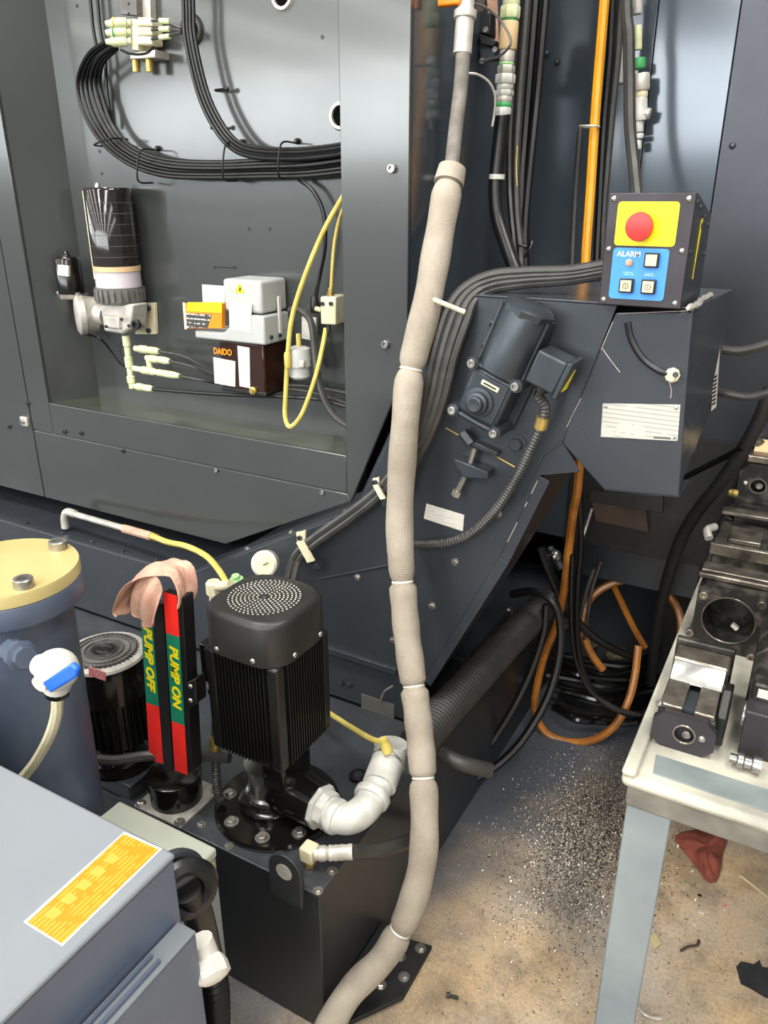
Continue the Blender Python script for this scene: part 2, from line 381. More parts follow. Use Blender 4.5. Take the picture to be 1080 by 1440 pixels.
ext('side_plate', [A, B_, C_, D_, E_, (F_[0], F_[1]), (F_[0], H_[1]), T_, J_, K_, L_, (L_[0]-.02, .395), (-3.3, .395)], YC+CW-.004, YC+CW, 'conveyor')
def cover(name, a, b_, y0=YC, y1=YC+CW, th=.004, matn='conveyor', inward=1):
    a, b_ = V((a[0], 0, a[1])), V((b_[0], 0, b_[1])); n_ = (b_-a).cross(V((0, 1, 0))).normalized()*th*inward
    return obj(name, MB().prism([(a.x, y0, a.z), (b_.x, y0, b_.z), (b_.x+n_.x, y0, b_.z+n_.z), (a.x+n_.x, y0, a.z+n_.z)], (0, y1-y0, 0)), matn, cv, .001)
cover('top_cover', A, B_); cover('top_cover', B_, C_); cover('top_cover', C_, D_); obj('top_cover', MB().prism([(D_[0], YC-.002, D_[1]), (F_[0], YC-.002, D_[1]), (F_[0]+HK*CW, YC+CW, D_[1]), (D_[0], YC+CW, D_[1])], (0, 0, .004)), 'conveyor', cv, .001)
cover('underside_plate', J_, K_, YC+.03, YC+CW, inward=1); cover('underside_plate', K_, (L_[0]-.05, .42), YC+.004, YC+CW)
# head: front plate, right plate, lower lip
ext('head_plate', [(E_[0], E_[1]-.012), (F_[0]-.001, F_[1]-.003), G_, H_, I_, (I_[0]+.006, I_[1]+.028)], YC-.006, YC-.0005, 'conveyor', .002)
obj('head_side', MB().prism([(F_[0], YC-.004, F_[1]), (F_[0]+HK*CW, YC+CW, F_[1]), (F_[0]+HK*CW-.004, YC+CW, F_[1]-.235), (G_[0]-.004, YC-.004, G_[1])], (-.004, 0, 0)), 'conveyor', cv, .001)
cover('head_bottom', H_, (G_[0], G_[1]), YC, YC+.1, inward=-1)
# raised flange following the lower edge, seams and stiffener bars
def strip(name, a, b_, wd, Y=YC-.004, th=.004, matn='conveyor', off=0):
    a, b_ = V((a[0], Y, a[1])), V((b_[0], Y, b_[1])); d = (b_-a).normalized(); n_ = d.cross(V((0, 1, 0)))
    return obj(name, MB().prism([a+n_*off, b_+n_*off, b_+n_*(off+wd), a+n_*(off+wd)], (0, th, 0)), matn, cv, .0008)
strip('edge_flange', J_, K_, .022, off=0); strip('edge_flange', K_, L_, .022, off=0)
strip('seam_strip', cp(449, 815), cp(560, 793), .004); strip('seam_strip', cp(700, 705), cp(735, 700), .003); strip('seam_strip', cp(735, 700), cp(766, 640), .003); strip('seam_strip', cp(766, 640), cp(792, 622), .003)
obj('stiffener', MB().prism([Q(454, 904, Y=YC), Q(560, 938, Y=YC), Q(560, 946, Y=YC), Q(454, 912, Y=YC)], (0, -.014, 0)), 'conveyor', cv, .001)
for x, y in [(503, 812), (608, 852), (553, 900), (640, 790), (700, 722), (500, 925), (480, 960), (492, 962)]:
    bolt(cv, Q(x, y, Y=YC-.0005), (0, -1, 0), .0065, 'hex', 'cast_dark' if y > 910 else 'zinc')
for a, b_, ts in [(B_, C_, (.14, .38, .64, .93)), (A, B_, (.63, .72, .79, .86, .93, .98))]:
    for t in ts:
        bolt(cv, (a[0]+(b_[0]-a[0])*t, YC+.018, a[1]+(b_[1]-a[1])*t+.004), (0 if b_ is B_ else -.45, 0, 1), .006, 'hex', 'zinc' if b_ is C_ else 'cast_dark')
pt = obj('hanging_plate', MB().prism([Q(509, 975, Y=YC), Q(555, 991, Y=YC), Q(555, 1013, Y=YC), Q(509, 996, Y=YC)], (0, -.003, 0)), 'tape_grey', cv)
obj('plate_hook', MB().tube([Q(535, 985, Y=YC-.004), Q(541, 972, Y=YC-.01), Q(553, 964, Y=YC-.01)], .003, 6), 'zinc', pt)
# plates and stickers
def onY(pts, Y, th, name, matn, parent, bev=0): return obj(name, MB().prism([Q(x, y, Y=Y) for x, y in pts], (0, -th, 0)), matn, parent, bev)
np_ = onY([(848, 567), (957, 569), (953, 620), (845, 614)], YC-.006, .0012, 'name_plate', 'plate_print', cv)
for x, y in [(852, 572), (951, 574), (949, 615)]: bolt(np_, Q(x, y, Y=YC-.0073), (0, -1, 0), .003, 'dome')
onY([(919, 613.5), (943, 615), (943, 618), (919, 616.5)], YC-.0072, .0003, 'plate_print', 'tape_grey', np_)
onY([(600, 708), (653, 724), (651, 747), (596, 729)], YC-.0002, .0008, 'paper_label', 'paper_print', cv)
# curved slot with a knob in the head plate
cs = [Q(x, y, Y=YC-.0062) for x, y in [(882, 453), (888, 478), (903, 503), (925, 520), (944, 527)]]
obj('curved_slot', MB().tube(cs, .0066, 8), 'cast_dark', cv); obj('slot_inside', MB().tube([p+V((0, -.0052, 0)) for p in cs], .0034, 6), 'black', cv)
kb = obj('clamp_nut', MB().lathe(Q(946, 527, Y=YC-.007), (0, -1, 0), [(.013, 0), (.013, .005), (.008, .006), (.008, .016)], 8), 'cream', cv)
obj('stud', MB().cyl(Q(950, 527, Y=YC-.023), Q(950, 527, Y=YC-.03), .005), 'black', kb)
# right-hand face of the head: sticker bar with red tip
hs = F_[0]+.0006
def QH(x, y, off=0):
    d = _fw + _r*((x-540)/FOC) + _up*((720-y)/FOC); t = (F_[0]+off-HK*YC)/(d.x-HK*d.y); return V((0, 0, EYE))+d*t
def onX(pts, X, th, name, matn, parent): return obj(name, MB().prism([QH(x, y, X-F_[0]) for x, y in pts], (th, 0, 0)), matn, parent)
st = onX([(1008, 466), (1014, 462), (1007, 572), (1000, 578)], hs, .0006, 'side_sticker', 'paper', cv)
onX([(1008, 466), (1014, 462), (1013, 475), (1007, 479)], hs+.0006, .0004, 'sticker_tip', 'red', st)
for i in range(8):
    y = 530+i*5.4; onX([(1003.6-i*.35, y), (1008.4-i*.35, y-3.4), (1008.2-i*.35, y-.4), (1003.4-i*.35, y+2.6)], hs+.0006, .0004, 'sticker_mark', 'black', st)
for x, y in [(969, 604), (988, 604)]: bolt(cv, QH(x, y, .0006), (1, 0, 0), .004, 'dome', 'cast_dark')

for pts in ([(797, 601), (806, 582), (817, 560)], [(847, 490), (856, 503), (872, 524)], [(869, 441), (920, 439), (968, 437)], [(862, 452), (845, 492)], [(939, 531), (944, 548), (943, 560)], [(640, 972), (660, 938), (690, 880)]):
    Yk = YC-.0064 if pts[0][0] > 790 else YC-.0042
    if pts[0][0] == 640: continue
    obj('scratch_and_glint', MB().tube([Q(x, y, Y=Yk) for x, y in pts], .0007, 5), 'cast', cv)  # pale lines: paint scratches, plus bevel highlights drawn along the plate edges
for t0, t1 in ((.05, .2), (.3, .36), (.55, .8)):
    obj('scratch_and_glint', MB().tube([V((J_[0]+(K_[0]-J_[0])*t, YC-.0044, J_[1]+(K_[1]-J_[1])*t)) for t in (t0, t1)], .0009, 5, sm=False), 'cast', cv)

# ------------------------------------------------------------------ coolant tank
TZ, TX, TY = .389, -.635, .885
tk = thing('coolant_tank', 'long low dark grey coolant tank carrying the pumps', 'tank', (-1.6, 1.5, 0))
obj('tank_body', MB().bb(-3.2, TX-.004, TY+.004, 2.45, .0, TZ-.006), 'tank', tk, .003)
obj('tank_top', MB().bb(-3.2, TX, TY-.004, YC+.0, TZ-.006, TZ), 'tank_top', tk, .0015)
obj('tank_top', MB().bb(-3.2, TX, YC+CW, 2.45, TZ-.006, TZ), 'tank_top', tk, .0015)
obj('top_rail', MB().bb(-1.15, -1.0, TY-.004, TY+.012, TZ, TZ+.004), 'tank_top', tk)
for x, y in [(447, 1253), (467, 1225), (322, 1190), (283, 1160)]:
    bolt(tk, Q(x, y, z=TZ), (0, 0, 1), .007, 'hex', 'zinc')
# lifting lug, standing up at the corner
lc = Q(404, 1222, Y=TY-.008)
lug = [(lc.x+.037*math.cos(t), lc.z+.004+.037*math.sin(t)) for t in [math.pi*i/12 for i in range(13)]] + [(lc.x-.037, lc.z-.075), (lc.x+.037, lc.z-.075)]
lg = obj('lifting_lug', MB().prism([(x, TY-.006, z) for x, z in lug], (0, -.012, 0)), 'tank', tk, .002)
obj('lug_eye', MB().lathe((lc.x, TY-.0185, lc.z+.002), (0, -1, 0), [(.018, 0), (.018, .0008)], 24), 'cast', lg)
# foot plate bolted to the floor
ft = obj('foot_plate', MB().prism([(TX, .86, .012), (TX, 1.14, .012), (TX+.11, 1.16, .012), (TX+.11, 1.02, .012)], (0, 0, .012)), 'black_rough', tk, .002)
obj('foot_angle', MB().bb(TX-.002, TX+.035, .88, 1.13, .024, .07), 'tank', ft, .002)
for p in [(TX+.055, 1.02, .024), (TX+.06, 1.10, .024), (TX+.09, 1.06, .024), (TX+.09, 1.14, .024)]: bolt(ft, p, (0, 0, 1), .009, 'hex', 'zinc')
# bar and bracket lying along the tank edge
obj('edge_bar', MB().prism([Q(600, 995, z=TZ), Q(714, 862, z=TZ), Q(718, 866, z=TZ), Q(604, 1003, z=TZ)], (0, 0, .012)), 'black_rough', tk, .001)
bolt(tk, Q(716, 860, z=TZ+.006), (.9, -.4, 0), .012, 'hex', 'zinc')

# ------------------------------------------------------------------ work table
TBX, TBY, TBZ = -.155, 1.045, .75
tb = thing('work_table', 'dusty cream work table with broad pale metal legs', 'table', (.25, 1.7, 0))
obj('table_top', MB().bb(TBX, .75, TBY, 2.232, TBZ-.022, TBZ), 'table', tb, .012, seg=3)
obj('table_apron', MB().bb(TBX+.01, .74, TBY+.012, 2.225, TBZ-.065, TBZ-.022), 'table_edge', tb, .004)
obj('rim', MB().bb(TBX, TBX+.022, TBY, 2.232, TBZ, TBZ+.012), 'table', tb, .005)
obj('inset_panel', MB().prism([Q(x, y, z=TBZ+.0002) for x, y in [(923, 1062), (1100, 1118), (1100, 1150), (918, 1088)]], (0, 0, .002)), 'inset', tb, .0006)
for x0, y0 in [(TBX+.012, TBY+.02), (TBX+.012, 2.14), (.64, TBY+.02)]:
    lgm = MB().bb(x0, x0+.07, y0, y0+.012, 0, TBZ-.06).bb(x0, x0+.012, y0+.012, y0+.07, 0, TBZ-.06)
    obj('leg', lgm, 'table_leg', tb, .004)
# ------------------------------------------------------------------ things in the service recess
def pth(pts): return [Q(p[0], p[1], Y=p[2]) if len(p) == 3 else Q(p[0], p[1], z=p[3]) for p in pts]
def cable(name, pts, r, matn, label, cat='cable', group=None, n=8, **k):
    P3 = pth(pts) if isinstance(pts[0], tuple) else pts
    if isinstance(pts[0], tuple) and pts[0][1] <= -8 and len(P3) > 2:      # runs on upward out of view
        a_ = (P3[0]-P3[1]).normalized(); P3 = [V((P3[0].x+a_.x*.15, P3[0].y, min(TOP-.01, P3[0].z+.4)))] + P3
    return single(name, MB().tube(P3, r, n, **k), matn, label, cat, group)
ORD = ['topmost', 'second from the top', 'third from the top', 'fourth from the top', 'fifth from the top', 'sixth from the top', 'lowest']
# cable run A: from the valve block, down the left and across
ca = [(160, 62), (135, 82), (125, 115), (133, 155), (155, 195), (190, 222), (235, 236), (300, 239), (370, 237), (430, 235), (500, 226)]
sp = [.5, .75, 1, 1, .8, .75, .75, .7, .75, .8, .9]
for i in range(6):
    pts = []
    for j, (x, y) in enumerate(ca):
        a = ca[max(0, j-1)]; b = ca[min(len(ca)-1, j+1)]; tx, ty = b[0]-a[0], b[1]-a[1]; l = math.hypot(tx, ty)
        o = (2.5-i)*6.2*sp[j]
        pts.append((x + o*ty/l*-1*-1, y - o*tx/l, YB-.030-.006*((i*7) % 3)-(.025 if j < 2 else 0)))
    cable('cable', pts, .0052, 'rubber', f'black cable sweeping from the valve block across the recess, {ORD[i if i < 5 else 6]} of six', 'cable', 'cables in the recess bundle', k=6)
# cable run B: straight down from the top then right
cb = [(264, -12), (267, 50), (282, 120), (300, 165), (325, 200), (355, 214), (410, 217), (460, 213), (500, 206)]
for i in range(4):
    pts = []
    for j, (x, y) in enumerate(cb):
        a = cb[max(0, j-1)]; b = cb[min(len(cb)-1, j+1)]; tx, ty = b[0]-a[0], b[1]-a[1]; l = math.hypot(tx, ty); o = (1.5-i)*4.6
        pts.append((x + o*ty/l, y - o*tx/l, YB-.05-.004*(i % 2)))
    cable('cable', pts, .0047, 'rubber', f'black cable dropping past the round hole into the bundle, {["rightmost","second from the right","second from the left","leftmost"][i]} of four', 'cable', 'cables dropping from above', k=6)
for i, x in enumerate((126, 136)):
    cable('cable', [(x, -10, YB-.02), (x+5, 40, YB-.02), (x+12, 80, YB-.02), (x+14, 120, YB-.02), (x+22, 180, YB-.018)], .0042, 'rubber', f'thin black cable running down beside the valve block, {["left","right"][i]} of the pair', 'cable', 'thin pair beside valve block')
# cable ties round the run
for i, (x, y, h, lab) in enumerate([(164, 201, 24, 'at the bend below the valve block'), (219, 234, 46, 'left of the two straight-run ties'), (338, 228, 52, 'where both cable runs join'), (415, 226, 50, 'nearest the round hole')]):
    a = Q(x, y-h/2, Y=YB-.012); b = Q(x-4, y+h/2, Y=YB-.012); d = V((0, -.055, 0))
    if i == 0: a = Q(153, 206, Y=YB-.012); b = Q(180, 196, Y=YB-.012)
    t = thing('cable_tie', f'black cable tie around the cable bundle, {lab}', 'cable tie', (a+b)/2, 'recess cable ties')
    obj('band', MB().tube([a, a+d*.8, a.lerp(b, .2)+d*1.05, a.lerp(b, .8)+d*1.05, b+d*.8, b], .0022, 6, k=4), 'black', t)
    obj('mount', MB().lathe(a+V((0, .012, .004)), (0, -1, 0), [(.007, 0), (.007, .006), (.004, .012)], 10), 'black', t)
for x, y, lab in [(312, 125, 'upper'), (306, 178, 'lower')]:
    t = thing('tie_pin', f'{lab} black push-in tie mount beside the dropping cables', 'clip', Q(x, y, Y=YB), 'tie pins')
    obj('pin', MB().cyl(Q(x-9, y+2, Y=YB-.02), Q(x+7, y, Y=YB-.02), .0032, n=8), 'black', t)
    obj('head', MB().sphere(Q(x+7, y, Y=YB-.02), .006, 10), 'black', t); obj('stem', MB().cyl(Q(x-9, y+2, Y=YB-.02), Q(x-9, y+2, Y=YB), .003, n=8), 'black', t)

# valve block on its rail
YV = YB-.05
vb = thing('valve_block', 'cream pneumatic valve block with fittings high in the recess', 'valve', Q(200, 90, Y=YB))
obj('mount_rail', MB().prism([Q(201, -10, Y=YB), Q(219, -10, Y=YB), Q(222, 84, Y=YB), Q(204, 84, Y=YB)], (0, -.02, 0)), 'cast', vb, .001)
ts = obj('terminal_strip', MB().prism([Q(177, -10, Y=YB-.02), Q(200, -10, Y=YB-.02), Q(201, 24, Y=YB-.02), Q(178, 22, Y=YB-.02)], (0, -.02, 0)), 'grease_grey', vb, .001)
for y in (5, 19):
    for x in (181, 196): bolt(ts, Q(x, y, Y=YB-.0405), (0, -1, 0), .003, 'dome', 'black')
obj('manifold', MB().prism([Q(184, 26, Y=YV), Q(194, 27, Y=YV), Q(194, 71, Y=YV), Q(185, 70, Y=YV)], (0, .045, 0)), 'cream', vb, .002)
for k, y in enumerate((31, 44, 57)):
    obj('valve_body', MB().prism([Q(193, y-7, Y=YV-.004), Q(212, y-6, Y=YV-.004), Q(214, y+6, Y=YV-.004), Q(193, y+6, Y=YV-.004)], (0, .04, 0)), 'cream', vb, .004)
    a, b = Q(185, y+1, Y=YV), Q(152, y+(2 if k else 2), Y=YV-.03)
    fg = obj('fitting', MB().lathe(a, b-a, [(.008, 0), (.008, .01), (.0115, .011), (.0125, .03), (.0115, .045), (.008, .05), (.006, .062)], 12), 'cream_green', vb)
    if k < 2: obj('collar', MB().torus(a.lerp(b, .75), b-a, .012, .002, 16, 6), 'green' if k == 1 else 'yellow_hose', fg)
    c = Q(213, y-2, Y=YV-.004)
    tb_ = obj('tube', MB().tube([c, Q(230, y-1-k*2, Y=YV), Q(255, 40+k*3, Y=YV)], .0032, 6), 'rubber_grey', vb)
    obj('tube_tip', MB().cyl(Q(225, y-2-k, Y=YV), Q(239, y-1-k*2.5, Y=YV), .006, n=10), 'cream_green', tb_)
obj('lower_bracket', MB().prism([Q(183, 75, Y=YV), Q(218, 70, Y=YV), Q(218, 81, Y=YV), Q(183, 83, Y=YV)], (0, .05, 0)), 'cast', vb, .001)
for x in (191, 210): obj('plug', MB().cyl(Q(x, 82, Y=YV+.015), Q(x+1, 101, Y=YV+.015), .010, n=12), 'brass', vb)
obj('loop_tube', MB().tube([Q(170, 70, Y=YV-.02), Q(185, 76, Y=YV-.03), Q(205, 75, Y=YV-.03), Q(216, 66, Y=YV-.01)], .003, 6), 'black', vb)

# grease cartridge unit
YG = 1.588
gp = thing('grease_pump', 'wall mounted grease pump with tall smoked see-through cartridge', 'pump', Q(170, 470, Y=YB))
cx = Q(160, 340, Y=YG).x
def gz(y): return Q(160, y, Y=YG).z
def ring(name, y0, y1, r0, r1, matn, n=28, x=None, parent=gp): return obj(name, MB().lathe((x if x else cx, YG, gz(y1)), (0, 0, 1), [(r1, 0), (r0, gz(y0)-gz(y1))], n), matn, parent)
cy = obj('cartridge', MB().lathe((cx, YG, gz(372)), (0, 0, 1), [(.062, 0), (.062, gz(268)-gz(372)), (.058, gz(264)-gz(372)), (.02, gz(263)-gz(372))], 32), 'smoke', gp)
for k in range(6): obj('scale_line', MB().torus((cx, YG, gz(285+k*15)), (0, 0, 1), .0622, .0006, 32, 4), 'tape_grey', cy)
obj('scale_strip', MB().bb(cx-.058, cx-.05, YG-.035, YG-.028, gz(392), gz(268)), 'cream', cy, .002)
obj('vent_cap', MB().lathe((cx-.035, YG, gz(264)), (0, 0, 1), [(.008, 0), (.008, .008), (.005, .012)], 12), 'zinc', cy)
obj('spring_rod', MB().cyl((cx+.005, YG, gz(360)), (cx+.005, YG, gz(264)), .004, n=10), 'steel', cy)
ring('follower', 357, 372, .0585, .0585, 'tan'); ring('follower_lip', 373, 380, .0635, .0635, 'tan'); ring('grease', 380, 404, .061, .061, 'lilac')
kr = ring('ring_nut', 402, 424, .066, .063, 'grease_grey')
for i in range(24):
    t = 2*math.pi*i/24
    inst('rib', shared('nut_rib', lambda mb: mb.bb(-.003, .003, -.0045, .0045, -.016, .016), 'grease_grey'), (cx+.066*math.cos(t), YG+.066*math.sin(t), gz(413)), kr, (0, 0, 1), 1, t).rotation_euler = (0, 0, t)
obj('casting', MB().prism([Q(x, y, Y=YG-.035) for x, y in [(140, 428), (186, 428), (184, 462), (170, 470), (146, 466)]], (0, .06, 0)), 'cast', gp, .006)
obj('casting_rib', MB().bb(cx-.03, cx+.03, YG-.045, YG-.03, gz(458), gz(440)), 'cast', gp, .005)
bp = obj('bracket', MB().prism([Q(188, 426, Y=YB-.012), Q(217, 426, Y=YB-.012), Q(219, 470, Y=YB-.012), Q(190, 470, Y=YB-.012)], (0, .011, 0)), 'cream', gp, .001)
for y in (433, 465): bolt(bp, Q(210, y, Y=YB-.0125), (0, -1, 0), .0075, 'cap', 'cast_dark')
bolt(gp, Q(193, 456, Y=YG-.05), (.3, -1, 0), .013, 'cap', 'black', 'relief_plug')
for x, y in [(172, 449), (150, 459), (182, 458)]: bolt(gp, Q(x, y, Y=YG-.0455), (0, -1, 0), .0045, 'cap', 'cast_dark')
ge = Q(108, 443, Y=YG-.03)
gb = obj('gear_housing', MB().lathe(ge+V((.03, .045, 0)), (-.55, -.82, 0), [(.048, 0), (.052, .03), (.056, .034), (.056, .05), (.046, .056), (.02, .058)], 28), 'cast', gp)
obj('neck', MB().cyl(ge+V((.02, .03, .005)), Q(150, 444, Y=YG), .034, .026, n=18), 'cast', gp)
mx_ = Q(97, 385, Y=YG-.005)
mo = obj('motor', MB().lathe((mx_.x, mx_.y, Q(100, 412, Y=YG).z), (0, 0, 1), [(.036, 0), (.036, .094), (.03, .102), (.012, .104), (.008, .115), (.004, .118)], 24), 'black_gloss', gp)
obj('motor_label', MB().prism([Q(81, 372, Y=mx_.y-.037), Q(96, 374, Y=mx_.y-.037), Q(96, 389, Y=mx_.y-.037), Q(81, 387, Y=mx_.y-.037)], (0, .006, 0)), 'paper', mo)
fl = obj('motor_flange', MB().lathe((mx_.x+.004, mx_.y, Q(100, 418, Y=YG).z), (0, 0, 1), [(.044, 0), (.046, .012)], 6), 'zinc', gp)
for dx in (-.036, .045): bolt(fl, (mx_.x+dx, mx_.y-.015, Q(100, 412, Y=YG).z), (0, 0, 1), .007, 'hex', 'zinc')
obj('motor_wire', MB().tube([Q(112, 468, Y=YG), Q(140, 476, Y=YG+.02), Q(155, 492, Y=YB-.02), Q(168, 510, Y=YB-.01), Q(178, 516, Y=YB-.004)], .0032, 6), 'black', gp)
# fittings column
ym = 1.575
fc = thing('fitting_manifold', 'stacked pale yellow tube fittings hanging below the grease pump', 'fitting', Q(186, 548, Y=ym))
obj('riser', MB().lathe(Q(186, 546, Y=ym), (0, 0, 1), [(.009, 0), (.009, .015), (.012, .017), (.012, .035), (.009, .037), (.009, .06), (.012, .062), (.012, .09), (.009, .092), (.009, .12), (.011, .122), (.011, .15)], 10), 'cream_green', fc)
for (x0, y0, x1, y1) in [(190, 490, 224, 494), (206, 503, 239, 508), (188, 518, 253, 529), (188, 543, 215, 547)]:
    a, b = Q(x0, y0, Y=ym), Q(x1, y1, Y=ym); l = (b-a).length
    obj('branch', MB().lathe(a, b-a, [(.008, 0), (.008, l*.15), (.011, l*.2), (.011, l*.45), (.008, l*.5), (.010, l*.55), (.010, l*.85), (.007, l)], 10), 'cream_green', fc)
obj('branch_stub', MB().cyl(Q(209, 503, Y=ym), Q(212, 522, Y=ym), .009, n=10), 'cream_green', fc)
for i, (p, lab) in enumerate([([(224, 494, ym), (255, 500, ym), (280, 512, ym+.02), (300, 522, ym+.04)], 'highest'), ([(239, 508, ym), (265, 514, ym), (300, 530, ym+.04)], 'second'), ([(253, 529, ym), (280, 534, ym), (310, 540, ym+.05)], 'third')]):
    cable('grease_tube', p, .0042, 'rubber_grey', f'dark tube from the pale fittings to the oil pump, {lab} of four', 'tube', 'grease tubes')
cable('grease_tube', [(215, 547, ym), (260, 551, ym), (320, 555, ym), (400, 558, ym), (450, 562, ym+.02), (495, 574, ym+.04)], .005, 'black', 'dark tube along the recess floor, lowest of four from the pale fittings', 'tube', 'grease tubes')
for i, dy in enumerate((-12, 4)):
    cable('floor_tube', [(400, 545+dy*.3, 1.62), (440, 550+dy*.5, 1.625), (495, 566+dy, 1.63)], .005, 'rubber_grey', f'grey tube leaving the oil pump toward the right stile, {["upper","lower"][i]} of two', 'tube', 'tubes behind oil pump')

# oil pump: amber reservoir under a light grey cover
YO = 1.548
op = thing('oil_pump', 'light grey lubrication oil pump with dark amber reservoir', 'pump', Q(345, 553, Y=1.6))
q = lambda x, y: Q(x, y, Y=YO)
x0, x1 = q(315, 430).x, q(368, 430).x
D = YB-.002
obj('cover', MB().bb(x0, x1, YO, D, q(366, 442).z, q(366, 395).z), 'grey_box', op, .008, seg=3)
M['cover_white'] = mat('cover_white', '#acafac', .4, 0, '#a4a7a4', 6)
obj('housing', MB().prism([(q(309, 0).x+.012, YO-.006, q(370, 444).z), (x1+.008, YO-.006, q(370, 444).z), (x1+.008, YO-.006, q(370, 485).z), (q(277, 480).x, YO-.006, q(370, 485).z), (q(277, 480).x, YO-.006, q(370, 485).z+.02), (x0-.004, YO-.006, q(370, 485).z+.022)], (0, D-YO, 0)), 'cover_white', op, .005)
for o in list(op.children):
    if o.name.startswith('cover'): o.data.materials[0] = M['cover_white']
rz0 = q(360, 553).z
rs = obj('reservoir', MB().bb(x0-.028, x1-.004, YO+.002, D-.01, rz0, q(370, 485).z), 'amber', op, .004)
obj('reservoir_base', MB().bb(x0-.03, x1-.002, YO, D-.01, rz0-.006, rz0+.004), 'black', op, .002)
yy = YO+.0012
obj('reservoir_label', MB().prism([Q(300, 502, Y=yy), Q(331, 508, Y=yy), Q(331, 544, Y=yy), Q(302, 539, Y=yy)], (0, -.0006, 0)), 'paper_print', rs)
obj('level_strip', MB().prism([Q(334, 486, Y=yy), Q(351, 489, Y=yy), Q(352, 546, Y=yy), Q(337, 543, Y=yy)], (0, -.0006, 0)), 'paper', rs)
text('lettering', 'DAIDO', 'orange', rs, Q(313, 495, Y=yy-.001), (1, 0, 0), (0, 0, 1), .022, sx=.85, bold=.0006)
obj('drain_plug', MB().lathe(Q(357, 549, Y=yy), (0, -1, 0), [(.010, 0), (.010, .006), (.006, .007), (.006, .012)], 12), 'brass', rs)
wl = obj('warning_label', MB().prism([Q(322, 424, Y=YO-.0062), Q(354, 428, Y=YO-.0062), Q(353, 468, Y=YO-.0062), Q(323, 463, Y=YO-.0062)], (0, -.0006, 0)), 'paper', op)
tr = obj('warning_triangle', MB().prism([Q(337, 398, Y=YO-.0005), Q(344, 412.5, Y=YO-.0005), Q(330, 411, Y=YO-.0005)], (0, -.0006, 0)), 'yellow', op)
obj('bolt_sign', MB().prism([Q(337.5, 402, Y=YO-.0012), Q(339, 407, Y=YO-.0012), Q(337, 411, Y=YO-.0012), Q(336, 407, Y=YO-.0012)], (0, -.0003, 0)), 'black', tr)
# yellow caution tab and dark card at its left
bx = obj('caution_card', MB().prism([Q(258, 427, Y=YO-.01), Q(312, 427, Y=YO-.01), Q(312, 462, Y=YO-.01), Q(262, 462, Y=YO-.01)], (0, .014, 0)), 'orange', op, .001)
obj('card_top', MB().prism([Q(264, 425, Y=YO-.0102), Q(312, 425, Y=YO-.0102), Q(312, 440, Y=YO-.0102), Q(263, 437, Y=YO-.0102)], (0, -.0008, 0)), 'yellow', bx)
stripes('card_print', '#3a3a38', '#cfcac0', 90, 2, .3, 100)
obj('card_text', MB().prism([Q(261, 440, Y=YO-.0102), Q(298, 442, Y=YO-.0102), Q(292, 461, Y=YO-.0102), Q(262, 461, Y=YO-.0102)], (0, -.0008, 0)), 'card_print', bx)
obj('card_edge', MB().prism([Q(257, 425, Y=YO-.0102), Q(261, 426, Y=YO-.0102), Q(263, 463, Y=YO-.0102), Q(260, 463, Y=YO-.0102)], (0, -.001, 0)), 'cream', bx)
obj('back_sticker', MB().prism([Q(284, 400, Y=YO+.03), Q(316, 402, Y=YO+.03), Q(316, 426, Y=YO+.03), Q(285, 425, Y=YO+.03)], (0, .001, 0)), 'paper', op)
obj('side_clip', MB().bb(x1+.007, x1+.012, 1.60, 1.612, q(370, 475).z, q(370, 420).z), 'white', op, .002)
for Yk in (1.565, 1.60): bolt(op, (x1+.0095, Yk, q(370, 475).z), (1, 0, 0), .005, 'cap', 'cast_dark')
# round pressure switch
ps = thing('pressure_switch', 'small round white pressure switch beside the oil reservoir', 'switch', Q(422, 532, Y=1.58))
c = Q(422, 532, Y=1.58)
obj('body', MB().lathe(c, (0, 0, 1), [(.02, 0), (.026, .006), (.026, .03), (.031, .032), (.031, .055), (.028, .075), (.016, .08)], 20), 'cover_white', ps)
obj('clip', MB().box(c+V((.02, -.02, .042)), (.02, .012, .018)), 'cast', ps, .003)
obj('stem', MB().cyl(c+V((0, 0, .078)), c+V((0, 0, .11)), .006, n=10), 'yellow_hose', ps)
obj('bracket', MB().prism([Q(424, 445, Y=1.62), Q(444, 447, Y=1.62), Q(443, 480, Y=1.62), Q(424, 476, Y=1.62)], (0, .01, 0)), 'cast', ps, .001)
# square valve with two screws
sv = thing('tube_coupling_block', 'small square cream coupling block under a yellow tube', 'valve', Q(463, 460, Y=1.62))
obj('body', MB().prism([Q(450, 417, Y=1.60), Q(472, 417, Y=1.60), Q(472, 457, Y=1.60), Q(451, 456, Y=1.60)], (0, .055, 0)), 'cream', sv, .003)
for x in (454, 466): bolt(sv, Q(x, 427, Y=1.599), (0, -1, 0), .005, 'cap', 'cast_dark')
obj('nut', MB().lathe(Q(465, 417, Y=1.61), (0, 0, 1), [(.009, 0), (.009, .01), (.006, .012), (.006, .02)], 8), 'brass', sv)
obj('side_nipple', MB().cyl(Q(452, 436, Y=1.61), Q(444, 434, Y=1.61), .006, n=10), 'cream', sv)
obj('bottom_nut', MB().cyl(Q(462, 457, Y=1.61), Q(462, 466, Y=1.61), .006, n=10), 'cast_dark', sv)
yt = cable('yellow_tube', [(500, 250, 1.56), (485, 272, 1.56), (455, 325, 1.56), (428, 390, 1.55), (411, 445, 1.545), (405, 495, 1.545), (402, 550, 1.545), (401, 585, 1.545), (408, 600, 1.545), (424, 583, 1.55), (442, 535, 1.565), (452, 495, 1.58), (458, 462, 1.61)], .0058, 'yellow_hose', 'pale yellow tube hanging in a long loop over the recess floor', 'tube', k=7)
obj('tube_joint', MB().lathe(Q(405, 517, Y=1.543), (0, 0, 1), [(.008, 0), (.009, .006), (.009, .03), (.007, .038)], 10), 'yellow_hose', yt)
